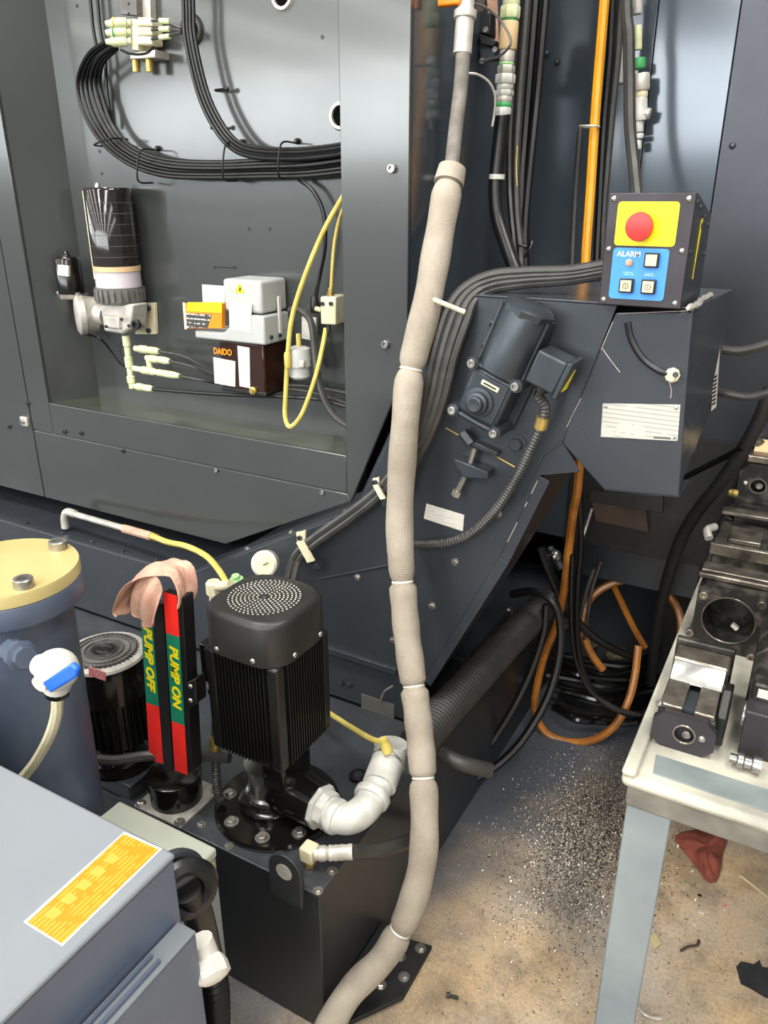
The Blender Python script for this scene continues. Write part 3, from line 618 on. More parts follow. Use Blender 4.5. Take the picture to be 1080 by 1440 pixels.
cable('yellow_tube', [(500, 262, 1.6), (480, 300, 1.6), (470, 345, 1.6), (466, 400, 1.6), (465, 412, 1.605)], .0042, 'yellow_hose', 'thin straight yellow tube dropping to the square coupling block', 'tube')
cbl = cable('cable', [(420, 252, YB-.03), (440, 268, YB-.03), (455, 300, YB-.03), (457, 345, YB-.03), (450, 385, YB-.03), (444, 418, YB-.03), (443, 434, YB-.03)], .0052, 'rubber', 'black cable curving down from the bundle to the coupling block', 'cable')
obj('cable_plug', MB().lathe(Q(443, 440, Y=YB-.03), (0, 0, 1), [(.011, 0), (.012, .02), (.008, .04)], 12), 'black', cbl)
cable('conduit', [(408, 436, 1.60), (424, 437, 1.59), (438, 455, 1.585), (443, 500, 1.58), (450, 545, 1.575), (468, 582, 1.575), (497, 604, 1.58)], .0085, 'rubber_grey', 'dark grey conduit from the oil pump arching down to the right', 'conduit')
# ------------------------------------------------------------------ things on the chip conveyor
HZ = D_[1]+.004
# control box
stripes('worn', '#3f8fe0', '#a9c9ec', 260, 2, .55, 260); mat('worn_dark', '#c9b800', .5)
yb = Q(841, 428, z=HZ).y
eb = thing('control_box', 'dark control box with red emergency stop button on the conveyor head', 'control box', Q(897, 431, Y=yb+.1))
e = lambda x, y, d=0: Q(x, y, Y=yb-d)
xl, xr = e(850, 350).x, e(968, 350).x; zb, zt = HZ, e(859, 271).z
bd = .20
obj('case', MB().prism([(xr, yb+.008, zb), (xr, yb+.008, zt), (xr, yb+.03, zt), (xr, yb+bd, zt-.035), (xr, yb+bd, zb)], (xl-xr, 0, 0)), 'paint_dark', eb, .003)
fp = obj('front_plate', MB().bb(xl-.001, xr+.001, yb, yb+.008, zb, zt), 'oxide_plate', eb, .002)
def on(pts, d, th, name, matn, parent, bev=0): return obj(name, MB().prism([e(x, y, d) for x, y in pts], (0, -th, 0)), matn, parent, bev)
def rrect(x0, x1, z0, z1, r, Y, th, name, matn, parent):
    p = []
    for cx_, cz_, a in ((x1-r, z1-r, 0), (x0+r, z1-r, 90), (x0+r, z0+r, 180), (x1-r, z0+r, 270)):
        for k in range(5): t = math.radians(a+k*22.5); p.append((cx_+r*math.cos(t), Y, cz_+r*math.sin(t)))
    return obj(name, MB().prism(p, (0, -th, 0)), matn, parent)
W, Hh = xr-xl, zt-zb
X_ = lambda t: xl+W*t
Z_ = lambda t: zt-Hh*t
yp = rrect(X_(.115), X_(.84), Z_(.455), Z_(.075), .006, yb, .0012, 'yellow_panel', 'yellow', fp)
bpn = rrect(X_(.115), X_(.79), Z_(.935), Z_(.475), .006, yb, .0012, 'blue_panel', 'blue', fp)
bc = V((X_(.43), yb-.0012, Z_(.285)))
es = obj('stop_collar', MB().lathe(bc, (0, -1, 0), [(.019, 0), (.017, .012)], 24), 'sticker_yellow', eb)
obj('stop_button', MB().lathe(bc, (0, -1, 0), [(.012, .01), (.0215, .014), (.0225, .02), (.021, .026), (.012, .028)], 28), 'red_btn', eb)
text('lettering', 'EMERGENCY', 'worn_dark', yp, (X_(.5), yb-.0014, Z_(.11)), (1, 0, 0), (0, 0, 1), .0085, ext=.0001)
text('lettering', 'ALARM', 'white', bpn, (X_(.31), yb-.0014, Z_(.53)), (1, 0, 0), (0, 0, 1), .012, ext=.0001, bold=.0003)
for tx in (.33, .60): obj('worn_print', MB().bb(X_(tx)-.009, X_(tx)+.009, yb-.0014, yb-.0012, Z_(.72), Z_(.69)), 'worn', bpn)
obj('alarm_lamp', MB().lathe((X_(.33), yb-.001, Z_(.605)), (0, -1, 0), [(.006, 0), (.006, .003), (.003, .005)], 14), 'rag_pink', bpn)
for k, (tx, ty) in enumerate([(.60, .575), (.33, .81), (.60, .81)]):
    c = V((X_(tx), yb-.0012, Z_(ty)))
    pb = obj('push_button', MB().bb(c.x-.0115, c.x+.0115, c.y-.008, c.y, c.z-.0115, c.z+.0115), 'black', eb, .001)
    obj('button_cap', MB().bb(c.x-.009, c.x+.009, c.y-.011, c.y-.008, c.z-.009, c.z+.009), 'cream', pb, .001)
    if k: obj('button_mark', MB().torus((c.x, c.y-.0112, c.z), (0, 1, 0), .0045, .0006, 16, 4), 'tape_grey', pb); obj('mark_stem', MB().box((c.x, c.y-.0113, c.z), (.001, .0005, .005)), 'tape_grey', pb)
for tx, ty in [(.055, .05), (.93, .05), (.055, .49), (.93, .49), (.055, .95), (.93, .95)]: bolt(fp, (X_(tx), yb, Z_(ty)), (0, -1, 0), .005, 'dome', 'zinc', 'screw')
# yellow flash on its right side
sx_ = xr+.0005
fy, fz = yb+.095, zt-.042
ys = obj('yellow_flash', MB().prism([(sx_, fy-.012, fz), (sx_, fy+.008, fz+.002), (sx_, fy-.014, fz-.095)], (.0008, 0, 0)), 'sticker_yellow', eb)
obj('flash_mark', MB().bb(sx_+.0008, sx_+.0012, fy-.007, fy+.003, fz-.014, fz-.005), 'black', ys)
for Yk, zk in [(yb+.025, zt-.014), (yb+.06, zt-.022), (yb+.12, zt-.038), (yb+.17, zt-.052), (yb+.02, zt-.09), (yb+.17, zt-.1)]: bolt(eb, (xr+.0002, Yk, zk), (1, 0, 0), .0045, 'dome', 'cast_dark', 'screw')
# grey putty squeezed out under the box
single('sealant_bead', MB().tube([V((xr+.012, yb-.0, HZ+.003)), V((xr+.02, yb+.05, HZ+.004)), V((xr+.014, yb+.11, HZ+.003)), V((xr+.018, yb+.2, HZ+.004))], lambda t: .0035+.003*abs(math.sin(t*17)), 6), 'cast', 'smeared pale sealant along the foot of the control box', 'sealant')

# gear motor on the slanted side plate
YM = YC-.075
g = lambda x, y, Y=YM: Q(x, y, Y=Y)
gm = thing('gear_motor', 'dark grey gear motor with square gearbox bolted to the slanted conveyor side', 'motor', g(690, 610, YC))
u = (g(728, 539)-g(670, 508)).normalized(); vv = V((-u.z, 0, u.x));   # across and up the slope
c0 = (g(670, 508)+g(728, 539)+g(691, 610)+g(639, 579))/4
hw = .048; hl = .052
def loc(a, b, y): return V((c0.x, 0, c0.z)) + u*a + vv*b + V((0, y, 0))
def slab(a0, a1, b0, b1, y0, y1): return MB().prism([loc(a0, b0, y0), loc(a1, b0, y0), loc(a1, b1, y0), loc(a0, b1, y0)], (0, y1-y0, 0))
obj('gearbox', slab(-hw+.004, hw-.004, -hl+.004, hl-.004, YM, YC-.006), 'cast_dark', gm, .006)
obj('gearbox_face', slab(-hw+.012, hw-.012, -hl+.012, hl-.012, YM-.003, YM), 'cast_dark', gm, .002)
obj('mount_flange', slab(-hw-.012, hw+.012, -hl-.006, hl+.02, YC-.012, YC-.0005), 'cast_dark', gm, .003)
for a in (-hw, hw):
    for b in (-hl, hl):
        lugm = obj('corner_lug', MB().cyl(loc(a*.97, b*.97, YC-.008), loc(a*.97, b*.97, YM-.006), .0125, n=14), 'cast_dark', gm)
        bolt(lugm, loc(a*.97, b*.97, YM-.006), (0, -1, 0), .008, 'cap', 'zinc')
for b in (-hl, hl): obj('lug_rib', MB().cyl(loc(-hw, b, YM+.002), loc(hw, b, YM+.002), .006, n=10), 'cast_dark', gm)
sc = loc(-.006, -.012, YM-.003)
obj('shaft_cover', MB().lathe(sc, (0, -1, 0), [(.03, 0), (.029, .004), (.022, .005), (.021, .014), (.016, .016), (.015, .024), (.012, .026), (.004, .025)], 28), 'cast_dark', gm)
gl = obj('gear_label', slab(-.017, .02, .022, .032, YM-.0045, YM-.003), 'cream', gm, .001)
obj('label_window', slab(-.012, .015, .0255, .0285, YM-.0052, YM-.0045), 'black', gl)
# motor cylinder up the slope
mc = loc(.004, hl+.004, YC-.05)
obj('motor_body', MB().lathe(mc, vv, [(.046, 0), (.046, .112), (.044, .116)], 32), 'cast_dark', gm)
obj('motor_foot', slab(-.042, .05, hl, hl+.118, YC-.045, YC-.012), 'cast_dark', gm, .004)
obj('motor_cap', MB().lathe(mc+vv*.112, vv, [(.048, 0), (.049, .012), (.04, .018)], 8), 'cast_dark', gm)
for s in (-1, 1): obj('tie_rod', MB().cyl(mc+u*.046*s+V((0, -.018, 0)), mc+vv*.118+u*.046*s+V((0, -.018, 0)), .003, n=8), 'cast_dark', gm)
# terminal box at its right
tb0 = slab(.06, .118, hl+.02, hl+.082, YC-.095, YC-.03)
jb = obj('terminal_box', tb0, 'cast_dark', gm, .004)
obj('box_lid', slab(.118, .127, hl+.016, hl+.086, YC-.099, YC-.026), 'cast_dark', jb, .002)
obj('warning_flash', MB().prism([loc(.1275, hl+.03, YC-.085), loc(.1275, hl+.07, YC-.06), loc(.1275, hl+.03, YC-.055)], u*.0008), 'sticker_yellow', jb)
obj('cable_gland', MB().lathe(loc(.088, hl+.02, YC-.06), -vv, [(.013, 0), (.013, .012), (.009, .014), (.009, .026)], 12), 'black', gm)
cd = cable('flexible_conduit', [loc(.088, hl-.004, YC-.06)] + pth([(767, 578, YC-.055), (752, 620, YC-.045), (726, 672, YC-.03), (698, 716, YC-.024), (665, 748, YC-.022), (630, 763, YC-.022), (578, 766, YC-.022)]), .0095, 'rubber_grey', 'dark grey ribbed conduit curving down from the gear motor terminal box', 'conduit', step=.0035, amp=.0011)
obj('band', MB().tube(pth([(764, 586, YC-.054), (760, 602, YC-.051)]), .0125, 12, sm=False), 'brass', cd)
# chain tensioner below the gear motor
tn = thing('tension_adjuster', 'rusty tension bolt and plates below the gear motor', 'adjuster', Q(650, 695, Y=YC))
t = lambda x, y, d=.02: Q(x, y, Y=YC-d)
obj('upper_plate', MB().prism([t(645, 612), t(700, 636), t(698, 643), t(650, 622)], (0, .02, 0)), 'cast_dark', tn, .002)
obj('lower_plate', MB().prism([t(638, 645, .035), t(686, 664, .035), t(686, 674, .035), t(652, 672, .035), t(640, 655, .035)], (0, .034, 0)), 'cast_dark', tn, .002)
obj('upper_nut', MB().cyl(t(650, 608), t(662, 624), .012, n=6), 'cast_dark', tn)
obj('stud', MB().cyl(t(668, 630), t(659, 660), .0062, n=12), 'zinc', tn); obj('adjusting_bolt', MB().cyl(t(654, 670), t(643, 692), .0062, n=12), 'zinc', tn)
obj('bolt_head', MB().cyl(t(644, 690), t(641, 697), .0105, n=6), 'zinc', tn)
obj('scratch_line', MB().tube([t(627, 602, .0012), t(724, 657, .0012)], .0018, 5, sm=False), 'brass', tn)
bolt(tn, Q(727, 624, Y=YC-.0005), (0, -1, 0), .014, 'hex', 'cast_dark')
for x, y in [(693, 457), (682, 487)]: bolt(gm, Q(x, y, Y=YC-.0005), (0, -1, 0), .008, 'cap', 'cast_dark')
# ribbed cables from the control box, bending over the shoulder and down the slope
for i in range(4):
    o = i-1.5
    pts = [(850, 372+i*5, 1.50), (800, 380+i*5, 1.49), (740, 382+i*6, 1.47), (690, 387+i*7, 1.45), (652+i*5, 406+i*6, 1.42), (628+i*9.5, 440+i*4, 1.40), (610+i*10, 500, 1.385), (598+i*9, 560, 1.38), (585+i*6.5, 615, 1.38), (560+i*6, 655+i*3, 1.39), (530+i*5, 690+i*6, 1.392), (490+i*3, 722+i*8, 1.39), (440+i*4, 757+i*8, 1.386), (415+i*6, 782+i*6, 1.38), (404+i*9, 815+i*3, 1.36)]
    if i > 1: pts = pts[:10] + [(545+i*6, 700, 1.395)]
    cable('ribbed_cable', pts, .0098 if i < 3 else .008, 'rubber_grey', f'dark ribbed cable from the control box down the conveyor side, {["outermost","second","third","innermost"][i]} of four', 'cable', 'ribbed control box cables', k=8, step=.003, amp=.0005)
for x, y, dx, dy, lab in [(632, 430, 22, 9, 'pale cable tie around the ribbed cables at the conveyor shoulder')]:
    single('cable_tie', MB().tube([Q(x-dx, y-dy, Y=1.372), Q(x, y, Y=1.366), Q(x+dx, y+dy, Y=1.372)], .0045, 6), 'cream', lab, 'cable tie')
for x, y, lab in [(532, 690, 'upper'), (428, 773, 'lower')]:
    s = 1 if lab == 'lower' else .7
    cl = thing('cable_clamp', f'{lab} pale steel clamp holding the ribbed cables to the conveyor edge', 'clamp', Q(x, y, Y=1.40), 'ribbed cable clamps')
    obj('strap', MB().prism([Q(x-12*s, y-10*s, Y=1.372), Q(x-2*s, y-12*s, Y=1.372), Q(x+14*s, y+16*s, Y=1.372), Q(x+4*s, y+19*s, Y=1.372)], (0, .006, 0)), 'cream', cl, .001)
    tb1 = obj('tab', MB().prism([Q(x-12*s, y-24*s, Y=1.39), Q(x+1*s, y-27*s, Y=1.39), Q(x+1*s, y-10*s, Y=1.39), Q(x-10*s, y-9*s, Y=1.39)], (0, .006, 0)), 'cream', cl, .001)
    bolt(tb1, Q(x-6*s, y-17*s, Y=1.3895), (0, -1, 0), .006, 'cap', 'cast_dark')
    bolt(cl, Q(x+18*s, y+22*s, Y=1.40), (.5, -.8, 0), .010, 'hex', 'cast_dark')
# ------------------------------------------------------------------ things on the coolant tank
# main pump with tall finned motor
B0 = Q(391, 1132, z=TZ); bxx, byy = B0.x, B0.y
zz = lambda y: Q(386, y, Y=byy).z
pu = thing('coolant_pump', 'tall black finned coolant pump motor with perforated fan cover', 'pump', B0)
def rsq(h, r, k=6):
    p = []
    for sx, sy, a in ((1, 1, 0), (-1, 1, 90), (-1, -1, 180), (1, -1, 270)):
        for i in range(k): t = math.radians(a+90*i/(k-1)); p.append((sx*(h-r)+r*math.cos(t), sy*(h-r)+r*math.sin(t)))
    return p
def stack(name, rings, matn, parent, c=(bxx, byy), **k):
    mb = MB(); n = len(rings[0][0]); vs = []; fs = []
    for pr, z in rings: vs += [V((c[0]+x, c[1]+y, z)) for x, y in pr]
    for i in range(len(rings)-1):
        for j in range(n): jj = (j+1) % n; fs.append((i*n+j, i*n+jj, (i+1)*n+jj, (i+1)*n+j))
    fs.append(tuple(range(n))[::-1]); fs.append(tuple((len(rings)-1)*n+j for j in range(n)))
    return obj(name, mb.add(vs, fs), matn, parent, **k)
ZT, ZC, ZF = .895, .805, .575      # cover top, cover bottom, fin bottom
hs_ = .094
mat('motor_black', '#191918', .34, .1, '#131312', 14); mat('fan_cover', '#2b2a28', .38, .15, '#242321', 10)
fcov = stack('fan_cover', [(rsq(hs_+.001, .056), ZC), (rsq(hs_, .056), ZT-.012), (rsq(hs_-.004, .054), ZT-.004), (rsq(hs_-.014, .048), ZT)], 'fan_cover', pu, ang=50)
slot = shared('grille_slot', lambda mb: mb.lathe((0, 0, 0), (0, 0, 1), [(.0021, 0), (.0016, .0007)], 6), 'cast')
for k in range(1, 9):
    n = 5+6*k; n = min(n, 46)
    for i in range(n):
        t = 2*math.pi*(i+.5*(k % 2))/n; r = .006+.0078*k
        inst('grille_hole', slot, (bxx+r*math.cos(t), byy+r*math.sin(t), ZT), fcov)
obj('cover_boss', MB().lathe((bxx, byy, ZT), (0, 0, 1), [(.006, 0), (.004, .002)], 12), 'fan_cover', fcov)
for dx, dy in ((.04, -.095), (-.045, -.095), (.095, .045), (.095, -.04)): bolt(fcov, (bxx+dx, byy+dy, ZC+.012), (dx if abs(dx) > .09 else 0, dy if abs(dy) > .09 else 0, 0), .006, 'dome', 'zinc', 'screw')
stack('motor_core', [(rsq(.074, .03), ZF), (rsq(.075, .03), ZC+.005)], 'motor_black', pu)
fin = shared('cooling_fin', lambda mb: mb.bb(-.0011, .0011, -.0095, .0095, ZF-ZC+.002, .004), 'motor_black')
for s, ax in ((-1, 'y'), (1, 'x'), (1, 'y'), (-1, 'x')):
    for i in range(15):
        if ax == 'x' and s > 0 and i in (): continue
        o = -.062+i*.124/14
        p = (bxx+o*.93, byy+s*.0815, ZC) if ax == 'y' else (bxx+s*.0815, byy+o*.93, ZC)
        f_ = inst('fin', fin, p, pu)
        if ax == 'x': f_.rotation_euler = (0, 0, math.pi/2)
for a, b in ((1, -1), (-1, -1), (1, 1), (-1, 1)):
    obj('corner_rail', MB().bb(bxx+a*.073-.014, bxx+a*.073+.014, byy+b*.073-.014, byy+b*.073+.014, ZF-.004, ZC), 'motor_black', pu, .007, seg=3)
stack('lower_shield', [(rsq(.05, .04), ZF-.03), (rsq(.074, .04), ZF-.012), (rsq(.08, .035), ZF)], 'motor_black', pu)
obj('coupling', MB().lathe((bxx-.012, byy-.01, .425), (0, 0, 1), [(.05, 0), (.05, .012), (.044, .016), (.044, .08), (.05, .084)], 28), 'steel', pu)
obj('lantern', MB().bb(bxx+.0, bxx+.058, byy-.05, byy+.05, .41, ZF-.02), 'black_gloss', pu, .008)
fpl = obj('base_flange', MB().lathe((bxx, byy, TZ), (0, 0, 1), [(.132, 0), (.134, .006), (.13, .012), (.06, .014)], 48), 'black_gloss', pu)
for t in (200, 245, 290, 150, 330): bolt(fpl, (bxx+.108*math.cos(math.radians(t)), byy+.108*math.sin(math.radians(t)), TZ+.013), (0, 0, 1), .0105, 'hex', 'zinc')
obj('base_ring', MB().lathe((bxx-.012, byy-.01, TZ+.013), (0, 0, 1), [(.066, 0), (.066, .012), (.054, .02)], 32), 'black_gloss', pu)
obj('volute', MB().lathe((bxx+.035, byy-.005, .452), (1, -.12, 0), [(.05, 0), (.052, .03), (.048, .06), (.046, .085)], 28), 'black_gloss', pu)
# terminal box on the far left side
jb2 = obj('terminal_box', MB().bb(bxx-.135, bxx-.085, byy-.05, byy+.05, .69, .78), 'black', pu, .004)
obj('cable_gland', MB().lathe((bxx-.115, byy-.03, .69), (0, 0, -1), [(.015, 0), (.015, .015), (.02, .017), (.02, .03), (.013, .034), (.013, .05)], 12), 'steel', jb2)
pcd = cable('pump_conduit', [V((bxx-.115, byy-.03, .64)), V((bxx-.117, byy-.045, .56)), V((bxx-.116, byy-.055, .48)), V((bxx-.108, byy-.065, .43)), V((bxx-.095, byy-.07, .412))], .0095, 'rubber_grey', 'grey ribbed conduit below the tall pump motor terminal box', 'conduit', step=.003, amp=.001)
obj('sleeve', MB().cyl((bxx-.117, byy-.047, .555), (bxx-.1165, byy-.052, .52), .0125, n=12), 'brass', pcd)

# white pipe elbow and filler
ez = .452
pw = thing('white_pipe', 'white painted pipe elbow leading from the tall pump', 'pipe', Q(490, 1165, z=TZ))
a = V((bxx+.12, byy-.015, ez)); el = V((bxx+.19, byy-.02, ez))
a2 = Q(452, 1140, z=ez); r_ = .029
obj('union_nut', MB().lathe(V((bxx+.117, byy-.014, ez)), (1, -.1, 0), [(.046, 0), (.046, .012), (.038, .013), (.038, .03)], 8), 'pipe_white', pw)
w1 = [V((bxx+.14, byy-.017, ez)), Q(478, 1150, z=ez), Q(497, 1149, z=ez), Q(516, 1134, z=ez+.004), Q(528, 1112, z=ez+.012), Q(540, 1085, z=ez+.03)]
obj('elbow', MB().tube(w1, .0315, 20, k=6), 'pipe_white', pw)
d_ = (w1[4]-w1[3]).normalized()
obj('elbow_collar', MB().lathe(w1[3].lerp(w1[4], .35), d_, [(.036, 0), (.0385, .004), (.0385, .016), (.036, .02)], 24), 'pipe_white', pw)
obj('elbow_collar', MB().lathe(Q(478, 1150, z=ez)+V((-.018, 0, 0)), (1, -.1, 0), [(.034, 0), (.036, .003), (.036, .014), (.034, .018)], 24), 'pipe_white', pw)
cp_ = obj('filler', MB().tube([Q(533, 1105, z=ez+.018), Q(543, 1078, z=ez+.03), Q(549, 1056, z=ez+.045), Q(550, 1046, z=ez+.06)], .036, 20), 'pipe_white', pw)
obj('pipe_clip', MB().torus(Q(545, 1072, z=ez+.035), d_, .0365, .0025, 28, 6), 'zinc', cp_)
yp_ = Q(543, 1050, z=ez+.085)
obj('tube_socket', MB().lathe(yp_, (-.3, -.1, 1), [(.012, -.012), (.012, .004), (.009, .01), (.009, .02)], 10), 'yellow_hose', cp_)
cable('yellow_line', [yp_+V((-.004, -.002, .01)), Q(520, 1038, Y=yp_.y+.02), Q(488, 1019, Y=yp_.y+.06), Q(458, 1000, Y=yp_.y+.1), Q(430, 985, Y=yp_.y+.14)], .0062, 'yellow_hose', 'short yellow line from the white pipe passing behind the pump motor', 'tube')
dl = thing('drain_plug', 'round black screw plug on the tank top behind the white elbow', 'plug', Q(504, 1090, z=TZ))
obj('plug_flange', MB().lathe(Q(504, 1092, z=TZ), (0, 0, 1), [(.023, 0), (.021, .005)], 24), 'black_gloss', dl); obj('plug_head', MB().lathe(Q(504, 1092, z=TZ+.005), (0, 0, 1), [(.013, 0), (.011, .008)], 6), 'cast_dark', dl)
# hydraulic hose along the tank edge with crimped end
hf = thing('hose_fitting', 'crimped elbow fitting with hose at the near tank corner', 'fitting', Q(436, 1222, z=TZ))
fz_ = TZ+.04
hc = Q(436, 1216, z=TZ)
obj('banjo', MB().cyl(hc+V((0, 0, .001)), hc+V((0, 0, .018)), .013, n=6), 'brass', hf)
obj('elbow_block', MB().box(hc+V((0, 0, .032)), (.03, .03, .034)), 'cream', hf, .004)
fa = hc+V((.012, 0, .034)); fb = Q(496, 1198, z=fz_)
l = (fb-fa).length
obj('crimp_sleeve', MB().lathe(fa, fb-fa, [(.013, 0), (.013, l*.12), (.015, l*.13), (.015, l*.3), (.012, l*.32), (.0155, l*.4), (.014, l*.5), (.0155, l*.55), (.014, l*.65), (.0155, l*.7), (.014, l*.85), (.0155, l*.9), (.015, l)], 16), 'cast', hf)
obj('hose', MB().tube([fb-(fb-fa)*.05, Q(525, 1197, Y=1.02), Q(555, 1190, Y=1.07), Q(580, 1180, Y=1.13), Q(602, 1166, Y=1.21), Q(606, 1162, Y=1.3)], .0145, 12, k=5), 'rubber_grey', hf)

# small pump at the left on a riser block
S0 = Q(170, 1062, z=.44); sx0, sy0 = S0.x, S0.y
sp_ = thing('small_pump', 'short round black coolant pump with grey mesh fan grille', 'pump', (sx0, sy0, TZ))
rb = obj('riser_block', MB().bb(sx0-.11, sx0+.085, TY+.0, sy0+.08, TZ, .43), 'tank', sp_, .003)
obj('riser_plate', MB().bb(sx0-.115, sx0+.09, TY-.002, sy0+.085, .43, .436), 'tank_top', rb, .001)
obj('pump_base', MB().lathe((sx0, sy0, .436), (0, 0, 1), [(.082, 0), (.082, .008), (.06, .012), (.05, .03), (.05, .055)], 28), 'black_gloss', sp_)
for s in (-1, 0, 1): obj('cooling_slot', MB().box((sx0+.015+s*.02, sy0-.05, .465+.008*abs(s)), (.004, .004, .03)), 'steel', sp_)
obj('motor_core', MB().lathe((sx0, sy0, .49), (0, 0, 1), [(.06, 0), (.068, .01), (.068, .13)], 28), 'motor_black', sp_)
f2 = shared('pump_fin', lambda mb: mb.bb(.064, .08, -.0012, .0012, 0, .125), 'motor_black')
for i in range(32): inst('fin', f2, (sx0, sy0, .5), sp_, None).rotation_euler = (0, 0, 2*math.pi*i/32)
obj('fan_cover', MB().lathe((sx0, sy0, .62), (0, 0, 1), [(.083, 0), (.084, .07), (.08, .082)], 36), 'black_gloss', sp_)
gr = obj('grille', MB().lathe((sx0, sy0, .70), (0, 0, 1), [(.08, 0), (.085, .004), (.083, .010), (.074, .013)], 36), 'cast', sp_)
obj('mesh_disc', MB().lathe((sx0, sy0, .7125), (0, 0, 1), [(.074, 0), (.05, .0028), (.01, .003)], 36), 'grease_grey', gr)
gw = shared('grille_wire', lambda mb: mb.bb(.012, .072, -.0009, .0009, 0, .0018), 'black')
for i in range(44): inst('grille_wire', gw, (sx0, sy0, .7152), gr).rotation_euler = (0, math.radians(2.4), 2*math.pi*i/44)
for k in range(5): obj('grille_ring', MB().torus((sx0, sy0, .7165-.0002*k), (0, 0, 1), .014+.013*k, .0012, 32, 4), 'black', gr)
obj('grille_hub', MB().lathe((sx0, sy0, .715), (0, 0, 1), [(.013, 0), (.011, .003)], 16), 'black', gr)
obj('pump_label', MB().prism([Q(126, 937, Y=sy0-.083), Q(149, 945, Y=sy0-.083), Q(149, 957, Y=sy0-.083), Q(126, 949, Y=sy0-.083)], (0, -.002, 0)), 'sticker_pink', sp_)
tb2 = obj('terminal_box', MB().bb(sx0-.05, sx0+.02, sy0-.15, sy0-.07, .51, .575), 'black', sp_, .004)
obj('box_lid', MB().bb(sx0-.055, sx0+.022, sy0-.155, sy0-.07, .575, .583), 'cast_dark', tb2, .002)
obj('warning_flash', MB().prism([(sx0-.04, sy0-.1505, .52), (sx0-.005, sy0-.1505, .52), (sx0-.038, sy0-.1505, .56)], (0, -.001, 0)), 'sticker_yellow', tb2)
gl_a = V((sx0+.022, sy0-.115, .545))
obj('cable_gland', MB().lathe(gl_a, (1, .1, -.25), [(.016, -.004), (.016, .01), (.012, .012), (.013, .03), (.016, .032), (.016, .042)], 12), 'steel', tb2)
cable('pump_cable', [gl_a+V((.04, .004, -.01)), gl_a+V((.07, .03, -.02)), gl_a+V((.11, .08, -.028)), gl_a+V((.2, .13, -.03)), gl_a+V((.27, .15, -.02))], .011, 'rubber_grey', 'dark cable from the small pump passing behind the float gauge', 'cable')

# float gauge with painted rails
G0 = Q(249, 1122, z=TZ); gx, gy = G0.x, G0.y
fg_ = thing('float_gauge', 'upright float level gauge with red and green pump on and off rails', 'gauge', (gx, gy, TZ))
bpl = obj('base_plate', MB().box((gx+.005, gy, TZ+.003), (.13, .13, .006)), 'cast', fg_, .001)
for a in (-1, 1):
    for b in (-1, 1): bolt(bpl, (gx+.005+a*.055, gy+b*.055, TZ+.006), (0, 0, 1), .008, 'hex', 'zinc')
obj('canister', MB().lathe((gx, gy, TZ+.006), (0, 0, 1), [(.056, 0), (.056, .052), (.058, .054), (.058, .062), (.054, .064)], 32), 'black_gloss', fg_)
cz = TZ+.07
def rail(name, xb, yb_, xt, yt, wd, col, ztop):
    pass
Yr = gy-.035
def railp(x, y): return Q(x, y, Y=Yr)
# each rail is one flat bar, its paint in stacked panels
def bar(xt0, yt0, xt1, yt1, xb0, yb0, xb1, yb1, cuts, name):
    P4 = [railp(xt0, yt0), railp(xt1, yt1), railp(xb1, yb1), railp(xb0, yb0)]
    r = obj(name, MB().prism(P4, (0, .016, 0)), 'black', fg_, .001)
    for t0, t1, mm in cuts:
        l0, l1 = P4[0].lerp(P4[3], t0), P4[0].lerp(P4[3], t1); r0, r1 = P4[1].lerp(P4[2], t0), P4[1].lerp(P4[2], t1)
        obj('paint_panel', MB().prism([l0, r0, r1, l1], (0, -.0008, 0)), mm, r)
    return r, P4
rl, p4 = bar(196, 835, 212, 842, 211, 1068, 230, 1074, [(.0, .08, 'sign_red'), (.08, .63, 'sign_green'), (.63, 1, 'sign_red')], 'rail')
rr_, p5 = bar(230, 832, 249, 838, 246, 1083, 264, 1090, [(0, .21, 'sign_red'), (.21, .70, 'sign_green'), (.70, 1, 'sign_red')], 'rail')
for r, p, s, t in ((rl, p4, 'PUMP OFF', .356), (rr_, p5, 'PUMP ON', .44)):
    c = (p[0].lerp(p[3], t)+p[1].lerp(p[2], t))/2
    text('lettering', s, 'yellow', r, c+V((0, -.0014, 0)), p[3]-p[0], p[1]-p[0], .029, sx=1.12, bold=.0011, shear=.12)
obj('rail', MB().prism([railp(212, 850), railp(228, 850), railp(244, 1083), railp(230, 1080)], (0, .02, 0)), 'black', fg_, .001)
obj('side_rail', MB().prism([railp(249, 838), railp(256, 842), railp(270, 1085), railp(264, 1090)], (0, .03, 0)), 'black', fg_, .001)
obj('clamp_bracket', MB().prism([railp(262, 960), railp(274, 955), railp(276, 990), railp(263, 1000)], (0, .03, 0)), 'black', fg_, .002)
for y in (965, 985): bolt(fg_, Q(268, y, Y=Yr-.001), (0, -1, 0), .005, 'dome', 'zinc')
# pink rag draped over the gauge top
def cloth(name, c, rx, ry, rz, matn, label, seed, fold=5, n=28, drop=None):
    rnd = random.Random(seed); mb = MB(); vs = []; fs = []; m = 14
    ph = [rnd.random()*6.28 for _ in range(6)]
    for i in range(m+1):
        t = i/m*math.pi
        for j in range(n):
            g_ = 2*math.pi*j/n
            k = 1+.16*math.sin(fold*g_+ph[0]+t*1.3)+.1*math.sin((fold+3)*g_+ph[1]-t*2)+.07*math.sin(3*t*2+ph[2]+g_)
            p = V((math.sin(t)*math.cos(g_)*rx*k, math.sin(t)*math.sin(g_)*ry*k, math.cos(t)*rz*(1+.12*math.sin(2*g_+ph[3]))))
            if drop: p += drop(p)
            vs.append(V(c)+p)
    for i in range(m):
        for j in range(n): fs.append((i*n+j, (i+1)*n+j, (i+1)*n+(j+1) % n, i*n+(j+1) % n))
    mb.add(vs, fs); o = obj(name, mb, matn, None, ang=180)
    s_ = o.modifiers.new('sub', 'SUBSURF'); s_.levels = 1; s_.render_levels = 1
    return tag(o, label, 'rag')
